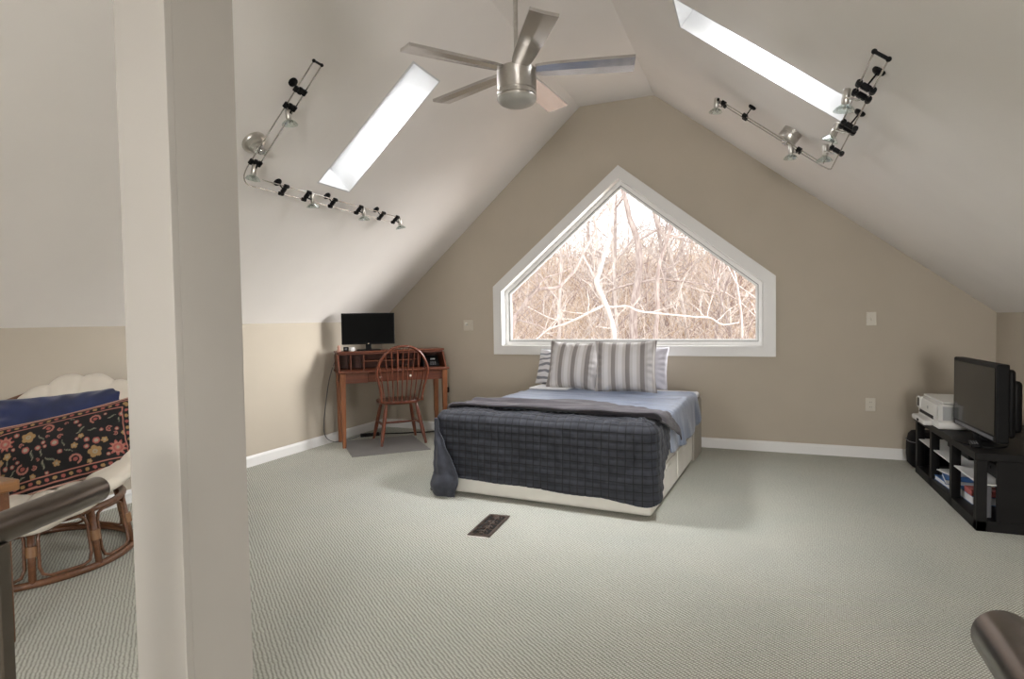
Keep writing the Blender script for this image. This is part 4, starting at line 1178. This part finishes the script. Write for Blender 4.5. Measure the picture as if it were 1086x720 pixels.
wt = [(-5.2, 16, 9, .07, 'bark_pale', 'pale bare tree at the left edge of the window view'), (-4.0, 19, 10, .09, 'bark_mid', 'grey tree left of the window centre behind the leaning sapling'),
      (-5.0, 22, 11, .09, 'bark_pale', 'pale far tree above the left window slope'), (-3.4, 17, 9, .06, 'bark_pale', 'thin pale tree behind the crooked bare tree'),
      (-3.2, 24, 12, .11, 'bark_mid', 'tall far grey tree below the window apex'), (-1.9, 20, 9, .08, 'bark_pale', 'pale tree right of the thick trunk'),
      (-1.3, 17, 7, .05, 'bark_mid', 'thin brown tree in the right window half'), (-.7, 22, 9, .07, 'bark_pale', 'pale far tree near the window right corner'),
      (-.2, 16, 6, .045, 'bark_mid', 'short brown tree at the right edge of the window view'), (-2.9, 30, 13, .12, 'bark_pale', 'pale distant tree on the hilltop'),
      (-6.8, 27, 12, .1, 'bark_mid', 'grey distant tree at the upper left of the window'), (-.9, 31, 11, .1, 'bark_mid', 'grey distant tree on the right hilltop')]
for i, (x, y, h, r, m, lb) in enumerate(wt): wild_tree(lb, x, y, h, r, M[m], 40+i)

# tangled dry brush over the slope: nobody could count it
bm = B(); rg = random.Random(99)
for k in range(7000):
    y = 9.5+26*rg.random()**1.3; x = rg.uniform(-.48*y-.6, .02*y+.6); z = hill(x, y)
    h = rg.uniform(.9, 3.2)*(1+.012*y); r = rg.choice((.005, .007, .009, .016))*rg.uniform(.7, 1.2)*(y/12)
    d = Vector((rg.gauss(0, .35), rg.gauss(0, .2), 1)).normalized(); q = Vector((x, y, z-.05)); pts = [q]
    c = Vector((rg.gauss(0, .28), 0, -.05))
    for s in range(4): d = (d+c+Vector((rg.gauss(0, .14), 0, 0))).normalized(); q = q+d*h/4; pts.append(q)
    tube(bm, spline(pts, 2), (r, r*.4), 3, cap=False, mi=rg.choice((0, 0, 1, 1, 2)))
    if rg.random() < .6:
        p = pts[2]; e = (d+Vector((rg.choice((-1, 1))*.9, 0, rg.uniform(-.3, .4)))).normalized()
        tube(bm, [p, p+e*h*.18, p+e*h*.34+Vector((0, 0, .05*h))], (r*.7, r*.3), 3, cap=False, mi=rg.choice((0, 1, 1, 2)))
tag(obj('brush_thicket', bm, [M['twig_tan'], M['twig_pale'], M['twig_pink']]), 'tangled thicket of dry tan and pale stems outside the gable window', 'brush', kind='stuff')

# ------------------------------------------------------------------ light
def area(name, loc, aim, sx, sy, power, color=(1, 1, 1), spread=180):
    l = bpy.data.lights.new(name, 'AREA'); l.shape = 'RECTANGLE'; l.size = sx; l.size_y = sy; l.energy = power; l.color = color
    l.spread = R(spread)
    o = bpy.data.objects.new(name, l); col.objects.link(o); o.location = loc
    o.rotation_euler = (Vector(aim)-Vector(loc)).to_track_quat('-Z', 'Y').to_euler(); return o
area('daylight_fill_front', (2.9, 8.3, 2.6), (-3.2, 4.2, .9), 2.6, 2.6, 950, (1., .98, .96))  # unseen soft box added outside to strengthen the gable window's light
def portal(name, loc, aim, sx, sy):
    o = area(name, loc, aim, sx, sy, 1); o.data.cycles.is_portal = True
for S, h, pw in ((SL, skyL, 78), (SR, skyR, 78), (SL, skyL2, 56), (SR, skyR2, 56)):
    s = (h[0][0]+h[1][0])/2; y = (h[0][1]+h[2][1])/2
    area('daylight_fill_skylight', S3(S, s, y, -(TH+.12)), S3(S, s, y, 0), 1.1, .40, pw, (.97, .98, 1.), 98)  # lamps added over all the skylights to boost the sky's light
portal('window_portal', (-1.22, YB+.3, 1.8), (-1.22, 0, 1.8), 2.8, 2.0)
area('daylight_fill_rear', (.92, YF-.35, 1.35), (-1.2, 0, 1.5), 1.3, 1.5, 270, (1., .97, .94))  # fill lamp added behind the camera, outside the added rear window

w = bpy.data.worlds.new('overcast_sky'); scene.world = w; w.use_nodes = True; nt = w.node_tree; nt.nodes.clear()
out = N(nt, 'ShaderNodeOutputWorld'); bg = N(nt, 'ShaderNodeBackground'); tc = N(nt, 'ShaderNodeTexCoord')
sx = N(nt, 'ShaderNodeSeparateXYZ'); nt.links.new(tc.outputs['Generated'], sx.inputs[0])
nt.links.new(ramp(nt, sx.outputs[2], [(0., (.95, .93, .92)), (.25, (1, 1, 1)), (1., (1, 1, 1))]), bg.inputs[0])
st_ = N(nt, 'ShaderNodeMath', operation='MULTIPLY_ADD'); st_.inputs[1].default_value = 2.4; st_.inputs[2].default_value = 1.6
mxn = N(nt, 'ShaderNodeMath', operation='MAXIMUM'); mxn.inputs[1].default_value = 0; nt.links.new(sx.outputs[2], mxn.inputs[0])
nt.links.new(mxn.outputs[0], st_.inputs[0]); nt.links.new(st_.outputs[0], bg.inputs[1]); nt.links.new(bg.outputs[0], out.inputs[0])

# ------------------------------------------------------------------ camera
cam = bpy.data.cameras.new('camera'); cam.lens = 629/1086*36; cam.sensor_width = 36; cam.clip_start = .02
co = bpy.data.objects.new('camera', cam); col.objects.link(co)
m3 = Matrix(((.9256976, .0008957, .3782632), (.3779551, .0382367, -.9250340), (-.0152921, .9992683, .0350571)))
co.matrix_world = Matrix.Translation((0, 0, 1.25)) @ m3.to_4x4()
scene.camera = co
vs = scene.view_settings; vs.view_transform = 'Standard'; vs.look = 'None'; vs.gamma = 1; vs.use_curve_mapping = False; vs.exposure = .1
